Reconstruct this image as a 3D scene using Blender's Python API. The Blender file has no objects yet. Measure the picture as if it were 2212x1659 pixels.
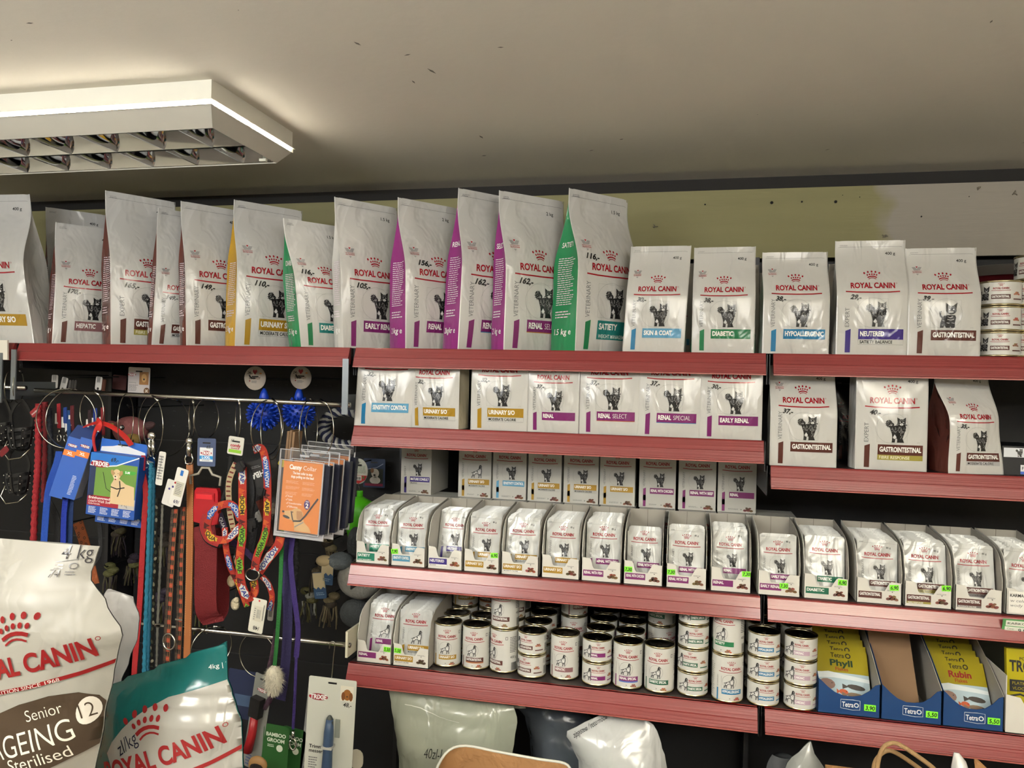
import bpy, bmesh, math, random
from mathutils import Vector, Matrix, noise
from mathutils.geometry import tessellate_polygon
random.seed(7)
R = math.radians
# ---------------------------------------------------------------- camera, light, exposure
FPX, CX, CY = 1661.0, 1106.0, 829.5
D, EZ, YAW, ROLL = 1.824, 1.62, R(12.6), 0.0238
CAM = Vector((0, -D, EZ))
FWD = Vector((-math.sin(YAW), math.cos(YAW), 0))
RT0 = Vector((math.cos(YAW), math.sin(YAW), 0))
RGT = RT0*math.cos(ROLL) + Vector((0, 0, math.sin(ROLL)))
UPV = Vector((0, 0, math.cos(ROLL))) - RT0*math.sin(ROLL)
sc = bpy.context.scene
COL = sc.collection
cam = bpy.data.objects.new('camera', bpy.data.cameras.new('camera'))
COL.objects.link(cam)
cam.data.sensor_width = 36
cam.data.lens = FPX/2212*36
cam.data.clip_start = 0.02
M3 = Matrix((RGT, UPV, -FWD)).transposed()
cam.matrix_world = Matrix.Translation(CAM) @ M3.to_4x4()
sc.camera = cam
sc.view_settings.view_transform = 'Standard'
sc.view_settings.look = 'None'
sc.view_settings.gamma = 1
sc.view_settings.exposure = 0.86
sc.cycles.use_denoising = True
sc.cycles.max_bounces = 8
w = bpy.data.worlds.new('world'); sc.world = w; w.use_nodes = True
w.node_tree.nodes['Background'].inputs[0].default_value = (0.6, 0.62, 0.6, 1)
w.node_tree.nodes['Background'].inputs[1].default_value = 0.02
def area(name, loc, rot, sx, sy, power, col):
    l = bpy.data.lights.new(name, 'AREA'); l.shape = 'RECTANGLE'; l.size = sx; l.size_y = sy
    l.energy = power; l.color = col
    o = bpy.data.objects.new(name, l); COL.objects.link(o); o.location = loc; o.rotation_euler = rot
    return o
CZ = 2.24                                            # ceiling height
# two unseen lamps added behind the photographer to light ceiling and shelf fronts
for _x, _y, _c, _k in ((0.9, -2.5, (1.0, 0.975, 0.91), .95), (-1.5, -2.3, (0.96, 0.98, 1.0), 1.0)):
    area('added_fill_light', (_x, _y, 1.90), (math.pi, 0, 0), 1.1, 0.2, 84*_k, _c)
    area('added_fill_light', (_x, _y, 2.0), (R(40), 0, 0), 1.1, 0.25, 9.5*_k, _c)
LED_POWER = 90.0

def ray(px, py): return FWD + RGT*((px-CX)/FPX) - UPV*((py-CY)/FPX)
def at(px, py, Y=0.0):                               # point of the plane y = Y seen at a pixel
    d = ray(px, py); return CAM + d*((Y-CAM.y)/d.y)
def proj(p):
    v = Vector(p)-CAM; dz = v.dot(FWD)
    return CX+FPX*v.dot(RGT)/dz, CY-FPX*v.dot(UPV)/dz
def xat(px, Y, z):
    x = at(px, CY, Y).x
    for _ in range(5):
        a = proj((x, Y, z))[0]; b = proj((x+.01, Y, z))[0]
        x += (px-a)/(b-a)*.01
    return x
def zat(py, x, Y):
    z = 1.5
    for _ in range(5):
        a = proj((x, Y, z))[1]; b = proj((x, Y, z+.01))[1]
        z += (py-a)/(b-a)*.01
    return z

# ---------------------------------------------------------------- materials
def lin(c):
    f = lambda v: (v/255/12.92) if v/255 <= .04045 else ((v/255+.055)/1.055)**2.4
    return tuple(f(v) for v in c[:3])+(1,)
MATS = {}
def mat(name, col, rough=.5, metal=0, bump=0, bscale=60, var=.06, emit=0, alpha=1, trans=0, coat=0, kind='noise', stretch=(1, 1, 1), spec=.5, vscale=None, aniso=0):
    if name in MATS: return MATS[name]
    m = bpy.data.materials.new(name); m.use_nodes = True; n = m.node_tree.nodes; L = m.node_tree.links
    b = n['Principled BSDF']
    c = lin(col)
    tc = n.new('ShaderNodeTexCoord'); mp = n.new('ShaderNodeMapping'); mp.inputs['Scale'].default_value = stretch
    L.new(tc.outputs['Object'], mp.inputs[0])
    nz = n.new('ShaderNodeTexNoise'); nz.inputs['Scale'].default_value = vscale or 14; nz.inputs['Detail'].default_value = 5
    L.new(mp.outputs[0], nz.inputs['Vector'])
    mr = n.new('ShaderNodeMapRange'); mr.inputs['To Min'].default_value = 1-var; mr.inputs['To Max'].default_value = 1+var*.5
    L.new(nz.outputs[0], mr.inputs[0])
    mx = n.new('ShaderNodeVectorMath'); mx.operation = 'SCALE'; mx.inputs[0].default_value = c[:3]
    L.new(mr.outputs[0], mx.inputs['Scale']); L.new(mx.outputs[0], b.inputs['Base Color'])
    b.inputs['Roughness'].default_value = rough; b.inputs['Metallic'].default_value = metal
    b.inputs['Specular IOR Level'].default_value = spec
    if coat: b.inputs['Coat Weight'].default_value = coat; b.inputs['Coat Roughness'].default_value = .12
    if emit:
        b.inputs['Emission Color'].default_value = c; b.inputs['Emission Strength'].default_value = emit
    if trans: b.inputs['Transmission Weight'].default_value = trans; b.inputs['IOR'].default_value = 1.1
    if alpha < 1: b.inputs['Alpha'].default_value = alpha
    if bump:
        if kind == 'wave':
            t = n.new('ShaderNodeTexWave'); t.inputs['Scale'].default_value = bscale; t.bands_direction = 'Z'; out = t.outputs[1]
        else:
            t = n.new('ShaderNodeTexNoise'); t.inputs['Scale'].default_value = bscale; t.inputs['Detail'].default_value = 3; t.inputs['Distortion'].default_value = .6 if kind == 'film' else 0; out = t.outputs[0]
        L.new(mp.outputs[0], t.inputs['Vector'])
        if kind == 'film':                             # long soft creases of plastic film
            r = n.new('ShaderNodeMapRange'); r.inputs['From Min'].default_value = .42; r.inputs['From Max'].default_value = .58
            L.new(out, r.inputs[0]); out = r.outputs[0]
        bp = n.new('ShaderNodeBump'); bp.inputs['Strength'].default_value = bump; bp.inputs['Distance'].default_value = .004
        L.new(out, bp.inputs['Height']); L.new(bp.outputs[0], b.inputs['Normal'])
    MATS[name] = m
    return m
FILM = dict(rough=.2, bump=.55, bscale=12, kind='film', stretch=(1, 1, .55), var=.03)
def film(c): return mat('bag_film_%d_%d_%d' % c, c, **FILM)
def ink(c): return mat('bag_ink_%d_%d_%d' % c, c, **FILM)
def card(c): return mat('card_%d_%d_%d' % c, c, rough=.55, var=.05)
def plastic(c, rough=.35): return mat('plastic_%d_%d_%d_%d' % (c+(int(rough*100),)), c, rough=rough)
def cloth(c):
    c = tuple(int(v*.80) for v in c)
    return mat('webbing_%d_%d_%d' % c, c, rough=.75, bump=.5, bscale=400, var=.15)
def fur(c): return mat('fur_%d_%d_%d' % c, c, rough=.95, bump=.9, bscale=160, var=.35, vscale=60)
def metal(c=(200, 200, 195), rough=.22): return mat('metal_%d_%d_%d_%d' % (c+(int(rough*100),)), c, rough=rough, metal=1, var=.05)
WHITE = (192, 192, 190); RED = (150, 16, 32); GREY = (120, 120, 122); DARK = (28, 28, 30); LG = (158, 158, 156)
BROWN = (82, 42, 36); PURPLE = (116, 34, 100); GOLD = (160, 124, 30); BLUE = (30, 112, 158); LBLUE = (84, 146, 184)
GREEN = (28, 112, 70); TEAL = (30, 116, 112); VIOLET = (54, 38, 122); OLIVE = (148, 138, 66); MAUVE = (132, 92, 96); TEALG = (20, 118, 92)
# ---------------------------------------------------------------- flat artwork (printed marks), in metres
_T = {}
GRES = 3
def glyphs(s, bold):
    k = (s, bold, GRES)
    if k not in _T:
        cu = bpy.data.curves.new('t', 'FONT'); cu.body = s; cu.offset = bold; cu.resolution_u = GRES
        o = bpy.data.objects.new('t', cu); me = o.to_mesh()
        vs = [(v.co.x, v.co.y) for v in me.vertices]; fs = [tuple(p.vertices) for p in me.polygons]
        o.to_mesh_clear(); bpy.data.objects.remove(o); bpy.data.curves.remove(cu)
        _T[k] = (vs, fs)
    return _T[k]
CAP = max(v[1] for v in glyphs('H', 0)[0])
class Art:
    def __init__(s): s.it = []
    def raw(s, vs, fs, c, l): s.it.append((vs, fs, c, l)); return s
    def poly(s, pts, c, l=1):
        fs = tessellate_polygon([[Vector((x, y, 0)) for x, y in pts]])
        return s.raw(list(pts), [tuple(f) for f in fs], c, l)
    def rect(s, x0, y0, x1, y1, c, l=1, g=.012):
        nx = max(1, int(abs(x1-x0)/g)); ny = max(1, int(abs(y1-y0)/g))
        vs = [(x0+(x1-x0)*i/nx, y0+(y1-y0)*j/ny) for j in range(ny+1) for i in range(nx+1)]
        fs = [(j*(nx+1)+i, j*(nx+1)+i+1, (j+1)*(nx+1)+i+1, (j+1)*(nx+1)+i) for j in range(ny) for i in range(nx)]
        return s.raw(vs, fs, c, l)
    def ell(s, x, y, rx, ry, c, l=1, n=12, a=0):
        ca, sa = math.cos(a), math.sin(a); pts = []
        for i in range(n):
            p, q = rx*math.cos(2*math.pi*i/n), ry*math.sin(2*math.pi*i/n)
            pts.append((x+p*ca-q*sa, y+p*sa+q*ca))
        return s.raw(pts, [tuple(range(n))], c, l)
    def line(s, pts, wd, c, l=1, closed=False):
        P = list(pts)+([pts[0]] if closed else []); vs = []; fs = []
        for i, (x, y) in enumerate(P):
            a = P[max(i-1, 0)]; b = P[min(i+1, len(P)-1)]
            if closed and i in (0, len(P)-1): a, b = P[-2], P[1]
            dx, dy = b[0]-a[0], b[1]-a[1]; q = math.hypot(dx, dy) or 1
            vs += [(x-dy/q*wd/2, y+dx/q*wd/2), (x+dy/q*wd/2, y-dx/q*wd/2)]
            if i: fs.append((2*i-2, 2*i-1, 2*i+1, 2*i))
        return s.raw(vs, fs, c, l)
    def ring(s, x, y, r, wd, c, l=1, n=28, ry=None):
        return s.line([(x+r*math.cos(2*math.pi*i/n), y+(ry or r)*math.sin(2*math.pi*i/n)) for i in range(n)], wd, c, l, True)
    def text(s, t, x, y, h, c, l=2, w=None, bold=.012, a=0, shear=0, cen=False):
        vs, fs = glyphs(t, bold)
        if not vs: return s
        x1 = max(v[0] for v in vs); x0 = min(v[0] for v in vs)
        sy = h/CAP; sx = (w/(x1-x0)) if w else sy
        ca, sa = math.cos(a), math.sin(a)
        ox = -(x1-x0)/2*sx if cen else 0
        out = []
        for vx, vy in vs:
            p, q = (vx-x0)*sx+ox+vy*sy*shear, vy*sy
            out.append((x+p*ca-q*sa, y+p*sa+q*ca))
        return s.raw(out, fs, c, l)
    def add(s, o, x=0, y=0, k=1, dl=0, a=0):
        ca, sa = math.cos(a), math.sin(a)
        for vs, fs, c, l in o.it:
            s.it.append(([(x+(p*ca-q*sa)*k, y+(p*sa+q*ca)*k) for p, q in vs], fs, c, l+dl))
        return s
    def lines(s, x0, y0, x1, y1, n, c, l=2, fill=.45, rnd=.3):  # rows of small print
        for i in range(n):
            y = y0+(y1-y0)*(i+.25)/n; e = x1-(x1-x0)*random.random()*rnd; x = x0
            while x < e:
                q = min(e, x+(x1-x0)*random.uniform(.08, .25)); s.rect(x, y, q, y+(y1-y0)/n*fill, c, l, .05); x = q+(x1-x0)*.03
        return s
    def bars(s, x0, y0, x1, y1, c=DARK, l=2, n=16):
        for i in range(n):
            a = x0+(x1-x0)*i/n; s.rect(a, y0, a+(x1-x0)/n*random.uniform(.25, .75), y1, c, l, .05)
        return s
def crown(c=RED, u=1.0):       # unit width
    A = Art()
    for i in range(5):
        t = (i-2)/2
        A.ell(t*.44, .42-.10*t*t, .055, .07, c, 1, 10, -t*.4)
        A.ell(t*.27, .24-.05*t*t, .045, .058, c, 1, 10, -t*.3)
    for k, hw, wd in ((.10, .27, .075), (-.01, .22, .04)):
        A.line([(x*hw, k-.08*x*x) for x in [-1, -.6, -.2, .2, .6, 1]], wd, c, 1)
    return A
def logo(c=RED, full=True):    # wordmark: unit underline width, baseline at 0
    A = Art()
    A.add(crown(c), 0, .235, .32)
    A.text('ROYAL CANIN', 0, .02, .108, c, 1, w=.82, bold=.035, cen=True)
    A.line([(-.5, -.045), (-.3, -.062), (0, -.068), (.3, -.062), (.5, -.045)], .024, c, 1)
    A.ring(.44, .12, .012, .004, c, 1, 8)
    return A
def cat():
    A = Art()
    A.ell(.12, .74, .12, .14, DARK); A.ell(.2, .70, .1, .09, DARK); A.ell(.07, .80, .07, .07, DARK, 1)
    A.poly([(.13, .64), (.17, .5), (.22, .35), (.24, .22), (.23, .04), (.22, 0), (.34, 0), (.35, .12), (.40, .18), (.43, .12), (.42, 0), (.68, 0), (.66, .06), (.62, .16), (.67, .32), (.73, .55), (.72, .74), (.5, .70), (.3, .66), (.24, .68)], DARK)
    A.ell(.57, .78, .155, .145, DARK, 1, 16)
    A.poly([(.42, .83), (.405, 1.0), (.52, .92)], DARK, 1); A.poly([(.62, .92), (.73, 1.0), (.72, .82)], DARK, 1)
    A.poly([(.26, .2), (.34, .13), (.40, .21), (.33, .32)], (205, 205, 205), 2)
    A.ell(.57, .72, .07, .045, (190, 190, 190), 2); A.ell(.52, .80, .022, .016, (200, 200, 200), 2); A.ell(.64, .80, .022, .016, (200, 200, 200), 2)
    A.poly([(.55, .725), (.59, .725), (.57, .70)], DARK, 3)
    for pts in ([(.47, .87), (.52, .90), (.57, .88)], [(.57, .88), (.62, .90), (.67, .87)], [(.44, .74), (.49, .72)], [(.66, .72), (.71, .74)], [(.52, .86), (.53, .82)], [(.62, .86), (.61, .82)]):
        A.line(pts, .010, (150, 150, 148), 2)
    rg = random.Random(3)
    def strokes(n, cx, cy, rx, ry, ang, ln, cs):          # short hairs of the engraved-looking fur
        for _ in range(n):
            r, t = math.sqrt(rg.random()), rg.random()*6.283; x, y = cx+rx*r*math.cos(t), cy+ry*r*math.sin(t); a = ang+rg.uniform(-.45, .45); l = ln*rg.uniform(.6, 1.3)
            A.line([(x-l*math.cos(a), y-l*math.sin(a)), (x, y+.004), (x+l*math.cos(a), y+l*math.sin(a))], rg.uniform(.006, .012), rg.choice(cs), 2)
    G4 = [(150, 150, 148), (120, 120, 118), (178, 178, 176)]
    strokes(20, .13, .74, .11, .12, .9, .028, G4); strokes(34, .58, .52, .11, .17, 1.2, .026, G4); strokes(22, .34, .50, .13, .13, 1.9, .024, G4); strokes(14, .57, .24, .07, .10, 1.4, .02, G4); strokes(8, .30, .12, .035, .08, 1.5, .018, G4); strokes(12, .57, .80, .11, .08, 1.5, .012, G4)
    for k in range(9):                                    # ragged plume of the tail and ruff
        a = 1.2+k*.5; A.poly([(.12+.10*math.cos(a-.16), .74+.12*math.sin(a-.16)), (.12+.165*math.cos(a), .74+.18*math.sin(a)), (.12+.10*math.cos(a+.16), .74+.12*math.sin(a+.16))], DARK)
    for x, y in ((.45, .60), (.71, .58), (.70, .46), (.42, .70), (.74, .68)): A.poly([(x-.03, y+.04), (x+(.035 if x > .5 else -.035), y-.02), (x+.03, y+.04)], DARK)
    return A
def kitten():
    A = Art()
    A.line([(.14, .38), (.05, .48), (.03, .62), (.08, .66)], .06, DARK)
    A.poly([(.10, .36), (.06, .2), (.04, 0), (.17, 0), (.2, .12), (.26, 0), (.4, 0), (.42, .06), (.46, 0), (.6, 0), (.58, .2), (.62, .4), (.58, .5), (.3, .5), (.18, .48)], DARK)
    A.ell(.44, .70, .19, .17, DARK, 1, 16); A.poly([(.25, .75), (.23, 1.0), (.4, .86)], DARK); A.poly([(.48, .86), (.66, 1.0), (.62, .74)], DARK)
    A.ell(.44, .63, .09, .05, (180, 180, 180), 2)
    A.ell(.37, .72, .03, .025, (200, 200, 200), 2); A.ell(.52, .72, .03, .025, (200, 200, 200), 2)
    for pts in ([(.3, .44), (.4, .4), (.5, .44)], [(.3, .34), (.42, .3), (.54, .34)], [(.12, .3), (.2, .26)], [(.28, .2), (.38, .18)], [(.46, .2), (.56, .18)], [(.1, .12), (.16, .1)], [(.38, .8), (.44, .83), (.5, .8)]):
        A.line(pts, .028, (165, 165, 165), 2)
    return A
def dog():
    A = Art(); G = (92, 92, 94); W2 = (222, 222, 220)
    A.poly([(.60, .84), (.52, .66), (.32, .53), (.12, .44), (-.02, .40), (-.02, .36), (.10, .36), (.08, .24), (.0, .12), (-.02, 0), (.08, 0), (.07, .06), (.15, .16), (.18, 0), (.26, 0), (.24, .06), (.26, .2), (.34, .3), (.5, .3), (.55, .18), (.54, .04), (.52, 0), (.62, 0), (.63, .1), (.66, .24), (.72, .1), (.71, 0), (.8, 0), (.78, .1), (.78, .3), (.82, .5), (.8, .7), (.76, .84)], G)
    A.poly([(.30, .48), (.15, .40), (.14, .28), (.2, .24), (.32, .36), (.5, .36), (.62, .3), (.72, .34), (.74, .6), (.68, .7), (.58, .62), (.46, .54)], W2, 2)
    A.ell(.69, .90, .10, .10, DARK, 3, 14); A.poly([(.60, .92), (.56, .78), (.60, .68), (.66, .76), (.67, .9)], DARK, 3); A.ell(.77, .86, .05, .04, DARK, 3)
    A.poly([(.71, .95), (.75, .86), (.72, .84)], W2, 4)
    for i in range(22): A.ell(.16+.56*random.random(), .36+.16*random.random(), .014, .02, G, 3, 6)
    for i in range(8): A.ell(.60+.14*random.random(), .40+.28*random.random(), .016, .024, G, 3, 6)
    for x, y in ((.20, .44), (.46, .48)): A.ell(x, y, .06, .04, DARK, 3, 9)
    return A
FIG = {'cat': cat(), 'kitten': kitten(), 'dog': dog()}
def food(c=(124, 78, 58)):       # kibble chunks, unit width
    A = Art()
    for x, y, r in ((-.3, .12, .2), (0, .16, .24), (.3, .1, .2), (-.12, .34, .17), (.16, .34, .16)):
        A.ell(x, y, r, r*.62, tuple(int(v*random.uniform(.75, 1.1)) for v in c), 1, 10, random.uniform(-.4, .4))
        A.line([(x-r*.5, y+.03), (x+r*.4, y+.05)], .03, tuple(int(v*.55) for v in c), 2)
    return A
def vet_logo():                # unit width badge
    A = Art()
    A.poly([(-.5, .5), (-.18, .5), (0, .26), (.18, .5), (.5, .5), (.3, .1), (-.3, .1)], (150, 150, 150)); A.poly([(-.12, .58), (.12, .58), (0, .38)], RED, 2)
    A.text('VETERINARY', 0, -.05, .1, RED, 1, w=1.0, cen=True); A.text('NUTRITION', 0, -.22, .11, RED, 1, w=.9, cen=True, bold=.03)
    A.poly([(-.14, -.32), (.14, -.32), (0, -.52)], (150, 150, 150))
    return A
def front_art(w, h, panel, ptext, stripe=None, sub=None, sub_c=None, sub_t=DARK, side='VETERINARY', price=None, kg='400 g', fig='cat', vet=True, thin=None, so=True, px=.17, py=.885, line=None, mat_low=0):
    A = Art(); k = w; X0 = -w/2
    def P(x): return X0+x*w
    if h > 1.45*w:
        A.rect(P(.03), h-.10*k, P(.97), h-.096*k, (120, 120, 120), 1); A.lines(P(.05), h-.10*k, P(.17), h-.06*k, 2, GREY, 1)
        A.text(kg, P(.72), h-.23*k, .045*k, (50, 50, 50), 1)
        if vet: A.add(vet_logo(), P(.14), min(h-.36*k, 1.35*k), .14*k)
    if h > 1.0*w: A.add(logo(), P(.5), 1.02*k, .78*k)
    sp = h if h < .95*w else 0
    # vertical range name, colour stripe, vitruvian circle and square, animal
    A.text(side, P(.165), .43*k, .058*k, (112, 112, 114), 1, w=(.46 if len(side) > 7 else .30)*k, a=math.pi/2, bold=0)
    A.poly([(P(.115), 0.005), (P(.19), 0.005), (P(.19), .2*k), (P(.19), .40*k), (P(.115), .37*k), (P(.115), .2*k)], stripe or panel, 1)
    A.ring(P(.5), .65*k, .235*k, .0035*k, (150, 150, 150), 1); s = .215*k; A.line([(P(.5)-s, .65*k-s), (P(.5)+s, .65*k-s), (P(.5)+s, .65*k+s), (P(.5)-s, .65*k+s)], .0035*k, (150, 150, 150), 1, True)
    A.add(FIG[fig], P(.405), .435*k, .39*k, 1)
    if so: A.text('s/o', P(.86), .43*k, .025*k, (170, 170, 168), 1)
    x1 = P(.95)
    A.rect(P(.30), .24*k, x1, .40*k, panel, 1)
    if thin: A.text(ptext, P(.325), .29*k, .072*k, (238, 238, 234), 2, w=.043*k*len(ptext), bold=.035); A.text(thin.strip(), P(.325)+.047*k*len(ptext)+.015*k, .29*k, .072*k, (232, 232, 230), 2, w=.04*k*(len(thin)-1), bold=-.01)
    else: A.text(ptext, P(.325), .29*k, .072*k, (238, 238, 234), 2, w=min(.6*k, .043*k*len(ptext)), bold=.035)
    if line: A.rect(P(.30), .235*k, x1, .245*k, line, 2)
    if sub:
        if sub_c: A.rect(P(.30), .16*k, x1, .24*k, sub_c, 1)
        else: A.line([(P(.30), .24*k), (P(.30), .16*k), (x1, .16*k), (x1, .24*k)], .004*k, GREY, 1)
        A.text(sub, P(.325), .178*k, .046*k, sub_t, 2, w=min(.6*k, .031*k*len(sub)), bold=.01)
    if price: A.text(price, P(px), py*k-.02*k, .070*k, (10, 10, 14), 3, w=.038*k*len(price), bold=.035, shear=.25, a=-.08)
    return A
def subdiv(vs, fs, m):
    for _ in range(4):
        E = set()
        for f in fs:
            for i in range(len(f)):
                a, b = f[i], f[(i+1) % len(f)]
                if (vs[a][0]-vs[b][0])**2+(vs[a][1]-vs[b][1])**2 > m*m: E.add((min(a, b), max(a, b)))
        if not E: break
        bm = bmesh.new(); bv = [bm.verts.new((p[0], p[1], 0)) for p in vs]
        for f in fs:
            try: bm.faces.new([bv[i] for i in f])
            except ValueError: pass
        bmesh.ops.triangulate(bm, faces=[f for f in bm.faces if len(f.verts) > 4])
        bmesh.ops.subdivide_edges(bm, edges=[e for e in bm.edges if e.calc_length() > m], cuts=1, use_grid_fill=True)
        bmesh.ops.triangulate(bm, faces=[f for f in bm.faces if len(f.verts) > 4])
        bm.verts.index_update()
        vs = [(v.co.x, v.co.y) for v in bm.verts]; fs = [tuple(v.index for v in f.verts) for f in bm.faces]; bm.free()
    return vs, fs
# ---------------------------------------------------------------- mesh builder
class MB:
    def __init__(s): s.v = []; s.f = []; s.m = []; s.mats = []; s.sm = []
    def slot(s, m):
        if m not in s.mats: s.mats.append(m)
        return s.mats.index(m)
    def add(s, vs, fs, m, smooth=False):
        b = len(s.v); k = s.slot(m); s.v += [tuple(v) for v in vs]
        for f in fs: s.f.append(tuple(b+i for i in f)); s.m.append(k); s.sm.append(smooth)
        return s
    def art(s, A, fn, mk=ink, m=.01, off=.0005, step=.0002):
        for vs, fs, c, l in A.it:
            if m: vs, fs = subdiv(vs, fs, m)
            s.add([fn(x, y, off+l*step) for x, y in vs], fs, mk(c), True)
        return s
    def grid(s, fn, us, vs, m, smooth=True, flip=False):
        n = len(us); P = [fn(u, v) for v in vs for u in us]
        F = [(j*n+i, j*n+i+1, (j+1)*n+i+1, (j+1)*n+i) for j in range(len(vs)-1) for i in range(n-1)]
        if flip: F = [f[::-1] for f in F]
        return s.add(P, F, m, smooth)
    def box(s, x0, y0, z0, x1, y1, z1, m, M=None):
        P = [Vector((x, y, z)) for z in (z0, z1) for y in (y0, y1) for x in (x0, x1)]
        if M: P = [M @ p for p in P]
        return s.add(P, [(0, 2, 3, 1), (4, 5, 7, 6), (0, 1, 5, 4), (2, 6, 7, 3), (0, 4, 6, 2), (1, 3, 7, 5)], m)
    def prism(s, poly, d, m, M=None, y0=0):            # xz outline pushed along y
        n = len(poly); P = [Vector((x, y0, z)) for x, z in poly]+[Vector((x, y0+d, z)) for x, z in poly]
        T = tessellate_polygon([[Vector((x, z, 0)) for x, z in poly]])
        if M: P = [M @ p for p in P]
        F = [tuple(t) for t in T]+[tuple(i+n for i in t)[::-1] for t in T]+[(i, (i+1) % n, (i+1) % n+n, i+n) for i in range(n)]
        return s.add(P, F, m)
    def tube(s, pts, r, m, n=8, closed=False, flat=1.0):
        P = [Vector(p) for p in pts]; N = len(P); rings = []; prev = None
        for i, p in enumerate(P):
            a = P[(i-1) % N] if (closed or i) else p; b = P[(i+1) % N] if (closed or i < N-1) else p
            t = (b-a).normalized()
            if prev is None:
                q = Vector((0, 0, 1)) if abs(t.z) < .9 else Vector((1, 0, 0)); u = t.cross(q).normalized()
            else:
                u = prev-t*prev.dot(t); u = u.normalized() if u.length > 1e-6 else t.orthogonal().normalized()
            prev = u; v = t.cross(u); rr = r[i] if isinstance(r, (list, tuple)) else r
            rings.append([p+u*rr*math.cos(2*math.pi*k/n)+v*rr*flat*math.sin(2*math.pi*k/n) for k in range(n)])
        V = [q for g in rings for q in g]; F = []
        for i in range(N if closed else N-1):
            j = (i+1) % N
            F += [(i*n+k, i*n+(k+1) % n, j*n+(k+1) % n, j*n+k) for k in range(n)]
        if not closed: F += [tuple(range(n))[::-1], tuple((N-1)*n+k for k in range(n))]
        return s.add(V, F, m, True)
    def lathe(s, prof, m, n=32, c=(0, 0, 0), caps=True, M=None):
        V = [Vector((c[0]+r*math.cos(2*math.pi*k/n), c[1]+r*math.sin(2*math.pi*k/n), c[2]+z)) for r, z in prof for k in range(n)]
        if M: V = [M @ v for v in V]
        F = [(i*n+k, i*n+(k+1) % n, (i+1)*n+(k+1) % n, (i+1)*n+k) for i in range(len(prof)-1) for k in range(n)]
        if caps: F += [tuple(range(n))[::-1], tuple((len(prof)-1)*n+k for k in range(n))]
        return s.add(V, F, m, True)
    def ball(s, c, rx, ry, rz, m, nu=16, nv=10, M=None):
        V = [Vector((0, 0, -rz))]+[Vector((rx*math.sin(math.pi*j/nv)*math.cos(2*math.pi*i/nu), ry*math.sin(math.pi*j/nv)*math.sin(2*math.pi*i/nu), -rz*math.cos(math.pi*j/nv))) for j in range(1, nv) for i in range(nu)]+[Vector((0, 0, rz))]
        if M: V = [M @ v for v in V]
        V = [v+Vector(c) for v in V]; F = [(0, 1+(i+1) % nu, 1+i) for i in range(nu)]
        for j in range(nv-2): F += [(1+j*nu+i, 1+j*nu+(i+1) % nu, 1+(j+1)*nu+(i+1) % nu, 1+(j+1)*nu+i) for i in range(nu)]
        t = len(V)-1; F += [(t, 1+(nv-2)*nu+i, 1+(nv-2)*nu+(i+1) % nu) for i in range(nu)]
        return s.add(V, F, m, True)
    def ribbon(s, pts, w, m, th=.002, side=None, art=None, mk=ink):   # flat strap along a path
        P = [Vector(p) for p in pts]; Q = []
        if len(P) > 2:                                  # Catmull-Rom smoothing
            for i in range(len(P)-1):
                a, b, c, d = P[max(i-1, 0)], P[i], P[i+1], P[min(i+2, len(P)-1)]
                for k in range(6):
                    t = k/6; Q.append(.5*((2*b)+(c-a)*t+(2*a-5*b+4*c-d)*t*t+(3*b-a-3*c+d)*t*t*t))
            Q.append(P[-1]); P = Q
        N = len(P); sd = []; L = [0]
        for i in range(N):
            t = (P[min(i+1, N-1)]-P[max(i-1, 0)]).normalized()
            f = side(i/(N-1)) if callable(side) else (side or Vector((0, -1, 0)))
            x = t.cross(f); x = x.normalized() if x.length > 1e-4 else Vector((1, 0, 0)); sd.append((x, x.cross(t).normalized()))
            if i: L.append(L[-1]+(P[i]-P[i-1]).length)
        V = []
        for p, (x, nn) in zip(P, sd): V += [p-x*w/2-nn*th/2, p+x*w/2-nn*th/2, p+x*w/2+nn*th/2, p-x*w/2+nn*th/2]
        F = [(4*i+k, 4*i+(k+1) % 4, 4*i+4+(k+1) % 4, 4*i+4+k) for i in range(N-1) for k in range(4)]+[(3, 2, 1, 0), (4*N-4, 4*N-3, 4*N-2, 4*N-1)]
        s.add(V, F, m, False)
        def fn(u, v, o=0):                              # u along, v across
            i = 0; u = max(0, min(u, L[-1]-1e-5))
            while L[i+1] < u: i += 1
            t = (u-L[i])/(L[i+1]-L[i]); p = P[i].lerp(P[i+1], t); x = sd[i][0].lerp(sd[i+1][0], t); nn = sd[i][1].lerp(sd[i+1][1], t)
            return p-x*v+nn*(th/2+o)
        if art: s.art(art, fn, mk, .006, .0004)
        return L[-1]
    def build(s, name, parent=None, loc=None, rot=None):
        me = bpy.data.meshes.new(name); me.from_pydata(s.v, [], s.f)
        for m in s.mats: me.materials.append(m)
        me.polygons.foreach_set('material_index', s.m); me.polygons.foreach_set('use_smooth', s.sm); me.update()
        o = bpy.data.objects.new(name, me); COL.objects.link(o)
        if parent: o.parent = parent
        if loc: o.location = loc
        if rot: o.rotation_euler = rot
        return o
def tag(o, label, cat, group=None, kind=None):
    if label: o['label'] = label
    if cat: o['category'] = cat
    if group: o['group'] = group
    if kind: o['kind'] = kind
    return o
def thing(name, label, cat, loc=(0, 0, 0), rot=(0, 0, 0), group=None):
    o = bpy.data.objects.new(name, None); COL.objects.link(o); o.empty_display_size = .02
    o.location = loc; o.rotation_euler = rot
    return tag(o, label, cat, group)
def copy_tree(o, parent=None):
    c = o.copy(); COL.objects.link(c)
    if parent: c.parent = parent
    for ch in o.children: copy_tree(ch, c)
    return c
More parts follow.
